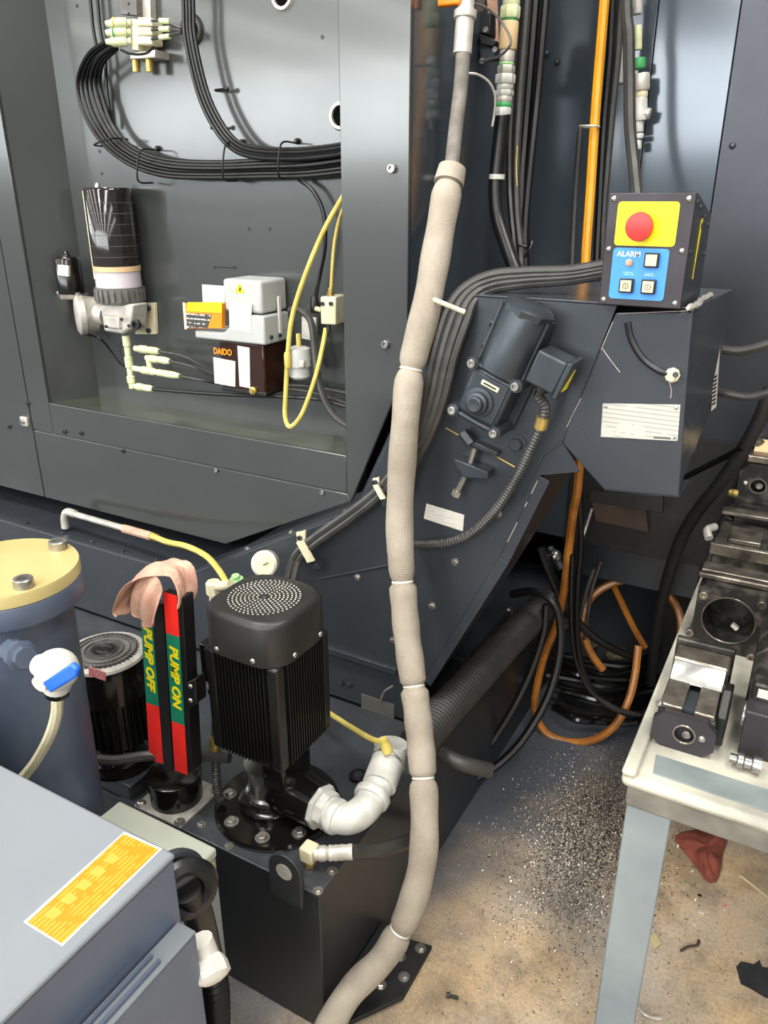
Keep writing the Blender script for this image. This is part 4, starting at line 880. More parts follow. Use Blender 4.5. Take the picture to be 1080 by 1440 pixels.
def sheet(grid, th):
    mb = MB(); m = len(grid); n = len(grid[0]); vs = [p for r in grid for p in r]
    mb.add(vs, [(i*n+j, i*n+j+1, (i+1)*n+j+1, (i+1)*n+j) for i in range(m-1) for j in range(n-1)]); return mb
rag = thing('rag', 'crumpled pink rag draped over the top of the float gauge', 'rag', Q(218, 870, Y=Yr))
def soft(o, th):
    q_ = o.modifiers.new('thick', 'SOLIDIFY'); q_.thickness = th; q_.offset = 0
    q_ = o.modifiers.new('sub', 'SUBSURF'); q_.levels = 1; q_.render_levels = 2
arch = spline([railp(x, y) for x, y in [(187, 858), (181, 848), (184, 832), (192, 814), (206, 801), (219, 796), (232, 801), (243, 806), (250, 822), (253, 842), (251, 856)]], 4)
gr_ = []
rw = random.Random(11)
for i, p in enumerate(arch):
    s_ = i/(len(arch)-1); row = []
    front = -.04+.032*max(0, min(1, (s_-.42)/.2))
    for j in range(15):
        d = front+(.045-front)*j/14; sag = -.012*max(0, (4-j)/4)*math.sin(math.pi*s_)*(1-s_)
        pl_ = .004*math.sin(j*.55+s_*7+1)+.0016*math.sin(j*1.3-s_*13)+rw.uniform(-.0012, .0012)
        nrm_ = V((-(1-2*s_), 0, .7)).normalized(); row.append(p+V((0, d, sag))+nrm_*pl_)
    gr_.append(row)
soft(obj('drape', sheet(gr_, .002), 'rag_pink', rag, ang=180), .003)
top_ = spline([railp(x, y) for x, y in [(190, 834), (199, 814), (213, 804), (228, 806), (235, 826)]], 5)
bot_ = spline([railp(x, y) for x, y in [(200, 848), (207, 862), (217, 871), (226, 875), (232, 866)]], 5)
gr_ = []
for i in range(13):
    v_ = i/12; row = []
    for j in range(len(top_)):
        u_ = j/(len(top_)-1); p = top_[j].lerp(bot_[j], v_)
        row.append(p+V((0, -.012-.014*v_-.014*math.sin(math.pi*min(1, v_*1.1))*math.sin(math.pi*u_)+.0045*math.sin(u_*15+v_*3)*(.4+v_), 0)))
    gr_.append(row)
soft(obj('hanging_fold', sheet(gr_, .002), 'rag_pink', rag, ang=180), .0025)

# gauges and air line behind the motor
pg = thing('pressure_gauge', 'small round cream-faced pressure gauge behind the tall pump', 'gauge', Q(376, 812, Y=1.33))
gc = Q(372, 793, Y=1.33); gd = V((.28, -.9, .33)).normalized()
obj('case', MB().lathe(gc-gd*.022, gd, [(.030, 0), (.033, .004), (.033, .026), (.030, .028)], 28), 'cast', pg)
dlp = obj('dial', MB().lathe(gc+gd*.0062, gd, [(.028, 0), (.028, .0008)], 28), 'cream', pg)
obj('needle', MB().tube([gc+gd*.0075+V((-.008, 0, -.008)), gc+gd*.0075+V((.014, 0, .008))], .0012, 5, sm=False), 'black', dlp)
obj('stem', MB().cyl(gc-gd*.01+V((0, 0, -.03)), gc-gd*.01+V((0, 0, -.075)), .008, n=10), 'brass', pg)
rg = thing('air_regulator', 'white air fitting with pale green knob behind the tall pump', 'fitting', Q(305, 838, Y=1.30))
obj('body', MB().lathe(Q(303, 850, Y=1.30), (0, 0, 1), [(.014, 0), (.014, .03), (.020, .032), (.020, .062), (.016, .066)], 8), 'cream', rg)
obj('side_port', MB().cyl(Q(303, 825, Y=1.30), Q(325, 822, Y=1.29), .012, n=10), 'cream', rg)
obj('green_knob', MB().lathe(Q(334, 822, Y=1.32), (0, -.2, 1), [(.018, 0), (.018, .016), (.010, .018), (.010, .028)], 12), 'green_pale', rg)
cable('air_hose', [(210, 752, 1.44), (235, 762, 1.43), (262, 768, 1.42), (290, 782, 1.39), (308, 802, 1.35), (320, 822, 1.31), (328, 832, 1.29)], .0082, 'yellow_hose', 'thick yellow air hose bending down behind the tall pump', 'hose')
ap = thing('air_pipe', 'pale steel pipe with elbow lying under the machine edge', 'pipe', Q(93, 745, Y=1.46))
obj('pipe', MB().cyl(Q(94, 720, Y=1.46), Q(178, 744, Y=1.45), .0095, n=14), 'cast', ap)
obj('elbow', MB().tube([Q(106, 723, Y=1.46), Q(95, 720, Y=1.46), Q(91, 727, Y=1.46), Q(92, 742, Y=1.46)], .0125, 12), 'cast', ap)
obj('coupling', MB().cyl(Q(174, 743, Y=1.45), Q(213, 754, Y=1.44), .0125, n=8), 'rag_pink', ap); obj('nut', MB().cyl(Q(211, 753, Y=1.44), Q(222, 757, Y=1.44), .011, n=6), 'brass', ap)
# dark pipe running across the tank behind the pump
cable('black_pipe', [(440, 1012, 1.36), (480, 1030, 1.35), (530, 1042, 1.35), (585, 1048, 1.36), (615, 1056, 1.37), (645, 1072, 1.36), (690, 1084, 1.40)], .019, 'rubber_grey', 'dark thick hose crossing the tank top behind the white pipe', 'hose', n=12)
# ribbed suction hose on the tank edge
cable('suction_hose', [Q(585, 1048, z=TZ+.05), Q(620, 1005, z=TZ+.05), Q(660, 962, z=TZ+.05), Q(712, 905, z=TZ+.05), Q(768, 848, z=TZ+.05)], .044, 'hose_rib', 'fat black ribbed hose lying along the tank edge', 'hose', n=18, step=.006, amp=.0016)
# ------------------------------------------------------------------ insulated hose
ih = thing('insulated_hose', 'grey foam insulated hose hanging in tied segments to the floor', 'hose', Q(500, 1400, z=0))
up_ = pth([(652, 60, 1.60), (648, 120, 1.58), (641, 180, 1.55), (634, 246, 1.50)])
obj('bare_hose', MB().tube(up_, .0145, 14), 'hose_grey', ih)
obj('upper_hose', MB().tube([Q(656, 8, Y=1.61), Q(658, -40, Y=1.62), Q(660, -90, Y=1.64)], .0145, 12), 'hose_grey', ih)
fer = obj('hose_ferrule', MB().lathe(Q(650, 76, Y=1.597), Q(655, 10, Y=1.61)-Q(650, 76, Y=1.597), [(.018, 0), (.018, .06), (.022, .062), (.022, .075), (.016, .077), (.016, .12), (.02, .122), (.02, .15)], 16), 'cast', ih)
obj('collar', MB().cyl(Q(636, 236, Y=1.505), Q(631, 258, Y=1.49), .027, .030, n=18), 'foam', ih)
body = pth([(631, 256, 1.49), (618, 330, 1.44), (600, 430, 1.385), (578, 519, 1.35), (571, 580, 1.33), (565, 660, 1.32), (562, 740, 1.31), (566, 818, 1.28), (572, 890, 1.25), (582, 965, 1.21), (590, 1030, 1.17), (595, 1094, 1.125), (597, 1150, 1.09), (595, 1205, 1.06), (583, 1260, 1.03), (563, 1308, 1.00), (535, 1352, .965), (495, 1392, .915), (440, 1432, .85), (380, 1468, .79)])
for p in body:
    if p.z < .40 and p.x < TX+.034: p.x = TX+.034
    if p.z < .032: p.z = .032
sp1 = spline(body, 8)
ties = [(578, 519), (566, 818), (582, 965), (595, 1094), (565, 1305)]
cut = [0, 3*8, 7*8, 9*8, 11*8, 15*8, len(sp1)-1]
for a, b in zip(cut, cut[1:]):
    seg_ = sp1[a:b+1]
    def rad(t): e_ = min(t, 1-t); return .0285*(1-.30*max(0, 1-e_/.07)**2)*(1+.03*math.sin(t*19))
    s = obj('foam_segment', MB().tube(resample(seg_, .012), rad, 20, sm=False), 'foam', ih, ang=60)
    if b < len(sp1)-1: obj('tie', MB().torus(sp1[b], sp1[b+1]-sp1[b-1], .0205, .0028, 22, 6), 'white', ih)

# ------------------------------------------------------------------ filter vessel at the left edge
VX, VY, VZ = Q(6, 797, Y=.70).x, .70, Q(6, 797, Y=.70).z
vs_ = thing('filter_vessel', 'round grey filter vessel with bolted gold lid', 'vessel', (VX, VY, 0))
VR = 101/PM((VX, VY, VZ))
obj('body', MB().lathe((VX, VY, 0), (0, 0, 1), [(VR*.68, 0), (VR*.81, VZ-.05)], 56), 'vessel', vs_)
obj('flange', MB().lathe((VX, VY, VZ-.058), (0, 0, 1), [(VR*1.0, 0), (VR*1.01, .004), (VR*1.01, .034), (VR, .036)], 64), 'vessel', vs_)
ld = obj('lid', MB().lathe((VX, VY, VZ-.021), (0, 0, 1), [(VR*.985, 0), (VR*.985, .018), (VR*.975, .021)], 64), 'gold_lid', vs_)
for x, y in [(92, 768), (41, 832)]:
    p = Q(x, y, z=VZ); p = V((VX, VY, VZ)) + (p-V((VX, VY, VZ))).normalized()*VR*.80
    bolt(ld, p, (0, 0, 1), .0155, 'cap', 'zinc')
for t in (165,):
    bolt(ld, (VX+VR*.8*math.cos(math.radians(t)), VY+VR*.8*math.sin(math.radians(t)), VZ), (0, 0, 1), .0155, 'cap', 'zinc')
dv = V((.55, -.8, 0)).normalized()
n0 = V((VX, VY, 0)) + dv*VR*.82; nz = Q(30, 922, Y=n0.y).z
n0.z = nz
side = V((1, .12, -.12)).normalized()
st0 = Q(26, 920, Y=VY-VR*.72); en0 = Q(55, 935, Y=VY-VR*.72-.02)
obj('nozzle', MB().lathe(st0, en0-st0, [(.02, -.03), (.02, .004), (.024, .005), (.024, .016), (.017, .018), (.017, .032)], 8), 'vessel', vs_)
bv = thing('ball_valve', 'white plastic ball valve with blue lever on the filter vessel', 'valve', Q(78, 970, Y=en0.y))
vc = Q(80, 942, Y=en0.y); 
obj('inlet', MB().cyl(en0, vc, .016, n=16), 'white', bv)
obj('body', MB().sphere(vc, .031, 20, (1, 1, 1)), 'white', bv)
obj('outlet', MB().cyl(vc, Q(80, 968, Y=en0.y), .024, .019, n=16), 'white', bv)
fr = -_fw
l0, l1 = Q(71, 964, Y=en0.y-.034), Q(112, 937, Y=en0.y-.034); ld_ = (l1-l0).normalized(); lu = V((0, -1, 0)).cross(ld_).normalized()
hb = obj('lever', MB().prism([l0+lu*.009, l0+ld_*.004-lu*.009, l1-ld_*.008-lu*.010, l1+ld_*.004-lu*.002, l1+lu*.009], (0, -.009, 0)), 'blue_handle', bv, .003)
obj('lever_hub', MB().cyl(vc+V((.004, -.02, 0)), vc+V((.006, -.036, -.002)), .012, n=14), 'white', bv)
obj('collar', MB().cyl(Q(80, 966, Y=en0.y), Q(80, 975, Y=en0.y), .0175, n=16), 'black', bv)
cable('drain_tube', [(80, 972, en0.y), (80, 1000, en0.y), (72, 1030, en0.y), (55, 1063, en0.y), (35, 1090, en0.y-.005), (10, 1115, en0.y-.01)], .0085, 'cream', 'pale drain tube hanging from the white ball valve', 'tube')

# ------------------------------------------------------------------ near grey cabinet with the orange label
CZ = .90
cc = Q(247, 1200, z=CZ); cxr, cyb = cc.x, cc.y
gc_ = thing('grey_cabinet', 'near grey machine cabinet with an orange warning label on top', 'cabinet', (cxr-.4, cyb-.3, 0))
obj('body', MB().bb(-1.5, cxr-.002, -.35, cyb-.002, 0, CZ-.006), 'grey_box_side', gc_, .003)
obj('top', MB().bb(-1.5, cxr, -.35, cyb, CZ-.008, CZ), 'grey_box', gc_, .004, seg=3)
lb = obj('warning_label', MB().prism([Q(x, y, z=CZ) for x, y in [(175, 1170), (228, 1194), (88, 1331), (33, 1297)]], (0, 0, .0006)), 'white', gc_)
lq = [Q(x, y, z=CZ+.0006) for x, y in [(174, 1173), (223, 1195), (87, 1327), (39, 1297)]]
obj('label_field', MB().prism(lq, (0, 0, .0004)), 'orange_print', lb)
for k in range(5):
    for (t0, t1) in [(.1+.15*k, .2+.15*k)]:
        A_ = lambda t, w_: lq[3].lerp(lq[0], t).lerp(lq[2].lerp(lq[1], t), w_)
        obj('worn_glyph', MB().prism([A_(t0, .16), A_(t1, .16), A_(t1-.015, .44), A_(t0+.01, .42)], (0, 0, .0006)), 'label_pale', lb)
LZ = .80
lx = Q(276, 1312, z=LZ).x; ly = Q(276, 1312, z=LZ).y
obj('ledge', MB().bb(cxr, lx, -.35, ly, .3, LZ), 'grey_box_side', gc_, .003); obj('ledge_top', MB().bb(cxr, lx, -.35, ly, LZ, LZ+.003), 'grey_box', gc_, .001)
for k in (0, 1): obj('groove_rail', MB().bb(cxr+.006+k*.012, cxr+.010+k*.012, -.35, ly-.05, LZ+.003, LZ+.009), 'grey_box_side', gc_, .001)
# pale green box behind
PZ = .55
pc = Q(305, 1192, z=PZ)
pb_ = thing('pale_box', 'pale green grey switch box between cabinet and tank', 'box', (pc.x-.11, pc.y-.13, 0))
obj('body', MB().bb(pc.x-.235, pc.x-.002, pc.y-.26, pc.y-.002, 0, PZ-.004), 'pale_side', pb_, .004)
obj('lid', MB().bb(pc.x-.237, pc.x, pc.y-.262, pc.y, PZ-.02, PZ), 'pale_box', pb_, .005, seg=3)
ysx = pc.x+.0005
obj('yellow_sticker', MB().prism([(ysx, pc.y-.045, PZ-.022), (ysx, pc.y-.012, PZ-.022), (ysx, pc.y-.012, PZ-.055), (ysx, pc.y-.045, PZ-.055)], (.0008, 0, 0)), 'sticker_yellow', pb_)
obj('red_sticker', MB().prism([(ysx, pc.y-.052, PZ-.058), (ysx, pc.y-.04, PZ-.058), (ysx, pc.y-.04, PZ-.072), (ysx, pc.y-.052, PZ-.072)], (.0008, 0, 0)), 'sticker_pink', pb_)
# coiled conduit, flange and lower cable between cabinet and box
k0 = Q(262, 1250, Y=.52)
cf = thing('conduit_fitting', 'black round conduit fitting beside the near cabinet', 'fitting', Q(262, 1290, Y=.52))
obj('ring', MB().torus(k0, (.8, -.5, .2), .03, .012, 28, 8), 'black', cf); obj('inner_ring', MB().torus(Q(248, 1232, Y=.53), (.8, -.5, .2), .03, .008, 28, 8), 'cast_dark', cf)
obj('elbow', MB().tube([k0, Q(275, 1275, Y=.53), Q(285, 1310, Y=.54), Q(292, 1345, Y=.55)], .020, 14), 'black', cf)
cable('black_conduit', [(288, 1330, .555), (300, 1380, .555), (303, 1410, .555), (304, 1450, .555)], .02, 'black', 'black ribbed conduit dropping beside the near cabinet', 'conduit', n=14, step=.006, amp=.0018)
wf = thing('white_fitting', 'white threaded cable fitting beside the near cabinet', 'fitting', Q(295, 1370, Y=.50))
obj('body', MB().tube([Q(281, 1322, Y=.49), Q(290, 1345, Y=.49), Q(297, 1362, Y=.49)], .016, 12), 'white', wf)
obj('cap_nut', MB().lathe(Q(296, 1360, Y=.485), (.7, -.4, -.4), [(.018, -.01), (.022, 0), (.022, .012), (.016, .016), (.01, .018)], 8), 'white', wf)
# ------------------------------------------------------------------ hoses hanging in the gap beside the machine
def fittings(name, pts, prof, matn, label, cat='fitting', parts=None, n=8):
    pass
# hose with white and green couplings
vh = thing('valve_hose', 'black hose hanging from white and green banded couplings', 'hose', Q(722, 385, Y=1.74))
obj('hose', MB().tube(pth([(708, 160, 1.80), (703, 200, 1.80), (697, 260, 1.79), (700, 305, 1.78), (712, 345, 1.76), (728, 388, 1.74)]), .0165, 14), 'rubber', vh)
obj('upper_pipe', MB().cyl(Q(720, -8, Y=1.80), Q(724, -90, Y=1.80), .016, n=14), 'cast', vh)
def cpl(y0, y1, r, matn, n=8, nm='coupling'):
    a, b = Q(719-(y0)*.075, y0, Y=1.80), Q(719-(y1)*.075, y1, Y=1.80)
    return obj(nm, MB().lathe(b, a-b, [(r*.92, 0), (r, .003), (r, (a-b).length-.003), (r*.92, (a-b).length)], n), matn, vh)
cpl(-12, 8, .018, 'cream_green', 16); cpl(8, 26, .021, 'cream_green', 6, 'nut'); cpl(26, 30, .017, 'green', 16, 'band')
cpl(30, 70, .0195, 'tan', 16, 'union_body'); cpl(70, 88, .016, 'cast', 16); cpl(88, 92, .0165, 'green_pale', 16, 'band'); cpl(92, 103, .019, 'cast', 6, 'nut')
cpl(104, 118, .022, 'pipe_white', 6, 'nut'); cpl(118, 127, .018, 'pipe_white', 16); cpl(127, 135, .021, 'pipe_white', 6, 'nut'); cpl(135, 144, .018, 'cast', 16); cpl(144, 151, .0182, 'green', 16, 'band'); cpl(151, 163, .0182, 'pipe_white', 16)
obj('tape_band', MB().cyl(Q(699, 245, Y=1.79), Q(698.5, 252, Y=1.79), .0178, n=14), 'white', vh)
# orange tap and wire
ot = single('orange_lever', MB().box(Q(634, 0, Y=1.6), (.05, .02, .02)), 'orange', 'orange plastic lever beside the hose top', 'lever', bev=.003)
cable('thin_wire', [(653, 3, 1.61), (680, 9, 1.65), (703, 28, 1.68), (717, 52, 1.68), (716, 66, 1.68), (700, 80, 1.70), (676, 86, 1.73)], .0026, 'tape_grey', 'thin grey wire looping across the white couplings', 'wire', n=6, k=8)
cable('thin_wire', [(655, 103, 1.70), (672, 105, 1.72), (688, 116, 1.74), (696, 135, 1.76), (695, 160, 1.77), (692, 178, 1.77)], .0026, 'cast', 'pale wire arching beside the green banded hose', 'wire', n=6, k=8)
sb = thing('sensor_block', 'small black sensor bracket behind the upper hose', 'sensor', Q(683, 90, Y=1.85))
obj('body', MB().prism([Q(672, 15, Y=1.85), Q(690, 18, Y=1.85), Q(690, 50, Y=1.85), Q(672, 46, Y=1.85)], (0, .04, 0)), 'black', sb, .002)
obj('hood', MB().prism([Q(672, 46, Y=1.83), Q(698, 58, Y=1.83), Q(694, 66, Y=1.83), Q(676, 62, Y=1.83)], (0, .05, 0)), 'black', sb, .002)
obj('foot', MB().prism([Q(674, 68, Y=1.84), Q(698, 66, Y=1.84), Q(696, 82, Y=1.84), Q(676, 84, Y=1.84)], (0, .04, 0)), 'cast_dark', sb, .002)
obj('mount_bar', MB().prism([Q(684, -8, Y=1.88), Q(697, -8, Y=1.88), Q(699, 60, Y=1.88), Q(688, 58, Y=1.88)], (0, .012, 0)), 'rag_pink', sb, .001)
for x, y in [(684, 42), (697, 70), (679, 86)]: bolt(sb, Q(x, y, Y=1.828), (0, -1, 0), .006, 'cap', 'zinc')
for i, (p, r) in enumerate([([(731, -10, 1.95), (726, 60, 1.95), (721, 130, 1.95), (717, 200, 1.94), (717, 270, 1.93), (722, 330, 1.91), (728, 390, 1.9)], .0085), ([(742, -10, 1.96), (736, 70, 1.96), (730, 150, 1.96), (726, 230, 1.95), (727, 300, 1.94), (732, 350, 1.92), (733, 392, 1.9)], .0105), ([(754, -10, 1.97), (747, 80, 1.97), (740, 170, 1.97), (734, 250, 1.96), (733, 310, 1.95), (735, 352, 1.93)], .0115), ([(768, -10, 1.97), (762, 60, 1.97), (756, 130, 1.97), (749, 200, 1.96), (742, 270, 1.95), (738, 330, 1.94), (739, 385, 1.93)], .0105)]):
    gcb = cable('gap_cable', p, r, ['black', 'rubber_grey', 'rubber', 'rubber'][i], f'black gap cable left of the orange hose, {["leftmost","second from the left","third from the left","rightmost"][i]} of four', 'cable', 'cables in the gap', k=6)
    if i == 1: obj('printed_line', MB().tube(pth([(727.5, 205, 1.943), (726, 235, 1.938), (727, 262, 1.934)]), .0016, 5), 'yellow_hose', gcb)
tz = thing('zip_tie', 'knotted black tie at the foot of the gap cables', 'cable tie', Q(738, 350, Y=1.9))
obj('loop', MB().torus(Q(737, 345, Y=1.92), (.1, 0, 1), .021, .003, 20, 6), 'black', tz); obj('tail', MB().tube(pth([(743, 345, 1.9), (748, 338, 1.89), (745, 350, 1.88), (738, 362, 1.88)]), .003, 6), 'black', tz)
cable('orange_hose', [(851, -10, 2.02), (846, 50, 2.02), (840, 120, 2.02), (835, 190, 2.01), (830, 270, 2.0), (825, 340, 1.98), (823, 378, 1.97)], .0115, 'orange_hose', 'bright orange hose hanging behind the control box', 'hose', k=6)
single('cable_tie', MB().torus(Q(829, 178, Y=2.0), (.05, 0, 1), .022, .0028, 20, 6), 'cast', 'pale cable tie holding the hanging orange hose', 'cable tie')
for i, (p, r, m_) in enumerate([([(816, 180, 2.1), (812, 230, 2.1), (808, 290, 2.1), (804, 378, 2.08)], .008, 'rubber_grey'), ([(862, -10, 2.06), (857, 80, 2.06), (850, 160, 2.06), (845, 240, 2.05), (842, 300, 2.04), (838, 378, 2.02)], .009, 'rubber'), ([(874, -10, 2.08), (868, 80, 2.08), (860, 160, 2.08), (853, 240, 2.07), (848, 300, 2.06), (846, 378, 2.05)], .010, 'rubber_grey')]):
    cable('gap_cable', p, r, m_, f'dark cable beside the hanging orange hose, {["on its left","directly right of it","second to its right"][i]}', 'cable', k=6)
single('grey_duct', MB().bb(Q(874, 60, Y=2.15).x, Q(884, 60, Y=2.15).x, 2.13, 2.16, Q(879, 118, Y=2.15).z, TOP), 'cover_white', 'flat pale grey duct ending beside the thick black hose', 'duct', bev=.002)
cable('black_hose', [(881, -10, 2.0), (884, 50, 2.0), (885, 120, 2.0), (886, 180, 1.99), (891, 230, 1.97), (896, 280, 1.93)], .0135, 'rubber_grey', 'thick black hose dropping behind the control box top', 'hose', k=6)
hy = thing('pipe_fittings', 'stack of pale pipe fittings with green clip on the rear panel', 'fitting', Q(903, 215, Y=2.2))
def hp(x, y): return Q(x, y, Y=2.19)
for y0, y1, r, mm, x in [(-8, 20, .012, 'pipe_white', 896), (36, 70, .010, 'cream_green', 897), (82, 97, .017, 'green', 898), (104, 128, .022, 'cast', 901), (128, 138, .017, 'cream', 901), (138, 170, .018, 'pipe_white', 900), (170, 186, .012, 'pipe_white', 898), (188, 195, .013, 'pipe_white', 898), (197, 210, .009, 'pipe_white', 897)]:
    obj('clip' if mm == 'green' else 'fitting', MB().lathe(hp(x, y1), hp(x, y0)-hp(x, y1), [(r*.9, 0), (r, .004), (r, (hp(x, y0)-hp(x, y1)).length-.004), (r*.9, (hp(x, y0)-hp(x, y1)).length)], 12), mm, hy)
obj('side_port', MB().cyl(hp(903, 158), hp(914, 160), .013, n=10), 'cast', hy)
# hoses behind the head, on the right
cable('side_hose', [(1000, 488, 1.85), (1020, 492, 1.84), (1045, 493, 1.84), (1085, 483, 1.84)], .0095, 'rubber_grey', 'dark hose emerging behind the conveyor head, upper of two', 'hose', 'hoses behind the head')
cable('side_hose', [(1000, 549, 1.85), (1020, 553, 1.84), (1045, 558, 1.84), (1062, 557, 1.84), (1085, 551, 1.84)], .0095, 'rubber_grey', 'dark hose emerging behind the conveyor head, lower of two', 'hose', 'hoses behind the head')
cable('slanting_rod', [(960, 673, 2.1), (985, 660, 2.05), (1015, 645, 2.0), (1045, 629, 1.95)], .008, 'rubber', 'thin black cable slanting up below the conveyor head', 'cable')
cable('braided_hose', [(1085, 545, 1.95), (1068, 590, 1.95), (1040, 640, 1.97), (1010, 683, 2.0), (980, 720, 2.05), (957, 760, 2.1), (940, 810, 2.15), (928, 860, 2.2), (920, 910, 2.25), (915, 960, 2.3)], .0165, 'black_rough', 'thick black braided hose curving down past the table', 'hose', n=12, step=.008, amp=.0009)

# ------------------------------------------------------------------ hoses and clutter on the floor behind the tank
cable('amber_hose', [(823, 470, 1.95), (820, 560, 1.95), (816, 630, 1.95), (812, 688, 1.95), (806, 720, 1.97), (800, 770, 2.0), (793, 830, 2.03), (782, 880, 2.05), (766, 920, 2.05), (756, 960, 2.05), (752, 990, 2.05), (757, 1014, 2.04), (772, 1033, 2.04), (800, 1043, 2.05), (835, 1040, 2.06), (865, 1020, 2.08), (884, 985, 2.12), (893, 950, 2.16), (898, 908, 2.2)], .012, 'orange_dirty', 'long amber hose falling from the conveyor and looping over the floor', 'hose', k=7)
cable('amber_hose', [(848, 942, 2.25), (832, 920, 2.25), (820, 890, 2.26), (822, 858, 2.3), (838, 834, 2.33), (866, 819, 2.36), (900, 815, 2.38), (930, 828, 2.38), (950, 850, 2.36), (958, 878, 2.34), (955, 905, 2.32)], .0125, 'orange_dirty', 'amber hose coil standing against the dark machine base', 'hose', k=7)
cable('amber_hose', [(864, 826, 2.45), (880, 860, 2.42), (895, 890, 2.40), (908, 912, 2.38)], .011, 'orange_dirty', 'short straight amber hose crossing inside the coil', 'hose')
tang = [([(822, 560, 1.97), (818, 630, 1.97), (815, 695, 1.97), (817, 760, 2.0), (812, 830, 2.02), (812, 900, 2.04), (822, 950, 2.05), (845, 985, 2.06), (880, 1003, 2.07), (905, 1002, 2.1)], .009, 'rubber', 'black cable falling beside the long amber hose'),
 ([(805, 780, 2.0), (803, 850, 2.02), (808, 920, 2.04), (830, 970, 2.05), (870, 998, 2.06), (900, 1005, 2.08)], .008, 'black', 'thin black cable running parallel to the falling cable'),
 ([(720, 836, 1.95), (750, 832, 1.93), (778, 845, 1.92), (788, 880, 1.92), (785, 930, 1.90), (768, 985, 1.86), (735, 1040, 1.8), (700, 1075, 1.75), (660, 1100, 1.68), (620, 1130, 1.6)], .0125, 'black', 'glossy black hose looping out over the fat ribbed hose'),
 ([(768, 850, 1.98), (764, 890, 1.96), (748, 940, 1.92), (722, 995, 1.86), (690, 1045, 1.8), (655, 1085, 1.72), (610, 1120, 1.62)], .012, 'black', 'black hose hanging along the tank wall toward the pale tie'),
 ([(760, 770, 2.05), (775, 810, 2.04), (800, 860, 2.06), (840, 900, 2.1), (890, 925, 2.2)], .013, 'black', 'black hose slanting behind the amber hoses'),
 ([(835, 800, 2.2), (822, 840, 2.18), (814, 880, 2.16), (812, 925, 2.14)], .0065, 'rubber_grey', 'thin shiny cable bowed left of the amber coil'),
 ([(845, 790, 2.25), (832, 830, 2.22), (826, 870, 2.2), (822, 900, 2.18)], .006, 'rubber_grey', 'second thin shiny cable left of the amber coil'),
 ([(832, 715, 2.15), (826, 735, 2.14), (818, 760, 2.12), (812, 790, 2.1)], .006, 'zinc', 'thin bright wire below the oily board')]
for p, r, m_, lab in tang: cable('floor_hose', p, r, m_, lab, 'hose', k=6)
for i in range(9):
    rnd = random.Random(40+i); y0 = 925+i*10
    p = [(775+rnd.uniform(-8, 15), y0+rnd.uniform(-4, 4)-8), (810, y0+rnd.uniform(0, 8)), (850, y0+10+rnd.uniform(-3, 5)), (890, y0+6+rnd.uniform(-5, 5)), (925, y0-8), (960, y0-25)]
    zf_ = .02+.012*(i % 3)+.04*max(0, 4-i)/4
    pts = [Q(x, y, z=zf_+.015*rnd.random()) for x, y in p]
    single('coiled_hose', MB().tube(pts, .011+.003*rnd.random(), 8, k=6), ['black', 'rubber', 'black_gloss'][i % 3], f'black hose of the floor pile behind the tank, {["farthest","second farthest","third farthest","fourth farthest","middle","fourth nearest","third nearest","second nearest","nearest"][i]} of nine', 'hose', 'hose pile on the floor')
cz_ = thing('cable_tie', 'white cable tie around the black hoses at the tank wall', 'cable tie', Q(668, 1080, Y=1.72))
obj('band', MB().tube(pth([(660, 1063, 1.70), (668, 1066, 1.69), (671, 1080, 1.69), (669, 1095, 1.70)]), .003, 6), 'white', cz_); obj('tail', MB().tube(pth([(668, 1066, 1.69), (655, 1063, 1.68)]), .0022, 6, sm=False), 'white', cz_)
ob = single('oily_board', MB().prism([Q(832, 706, Y=2.2), Q(908, 718, Y=2.2), Q(911, 748, Y=2.2), Q(838, 733, Y=2.2)], (0, .012, 0)), 'cardboard', 'brown oily board hanging under the conveyor head', 'board', bev=.001)
single('steel_flange', MB().prism([Q(828, 692, Y=2.15), Q(932, 697, Y=2.15), Q(932, 722, Y=2.15), Q(828, 706, Y=2.15)], (0, .02, 0)), 'black_rough', 'dark steel flange above the oily board', 'flange', bev=.002)
single('wood_offcut', MB().prism([Q(945, 822, z=.02), Q(985, 833, z=.02), Q(975, 858, z=.02), Q(962, 848, z=.02)], (0, 0, .02)), 'wood', 'pale added slab standing in for sunlit floor behind the table', 'offcut')  # added slab; its pale colour stands in for sunlight on the floor beyond
for i, (x, y, r) in enumerate([(838, 905, .02), (868, 922, .032), (795, 880, .016)]):
    single('leaf_scrap', MB().tube([Q(x, y, z=.09)+V((r*math.cos(t_*2.1), r*.8*math.sin(t_*1.7), .012*math.sin(t_*3))) for t_ in (0, .6, 1.2, 1.9, 2.6)], lambda t_: .006+.012*math.sin(3.0*t_+.1), 7), 'dirty_scrap', ['pale crumpled scrap among the black hoses', 'wide dirty scrap on the hose pile', 'small pale scrap behind the amber hose'][i], 'scrap')
sg = thing('swivel_fitting', 'round steel swivel fitting in the shade under the conveyor', 'fitting', Q(780, 785, Y=2.1))
obj('ball', MB().sphere(Q(780, 782, Y=2.1), .022, 14), 'steel', sg); obj('stem', MB().cyl(Q(772, 770, Y=2.12), Q(790, 800, Y=2.1), .014, n=10), 'cast_dark', sg)

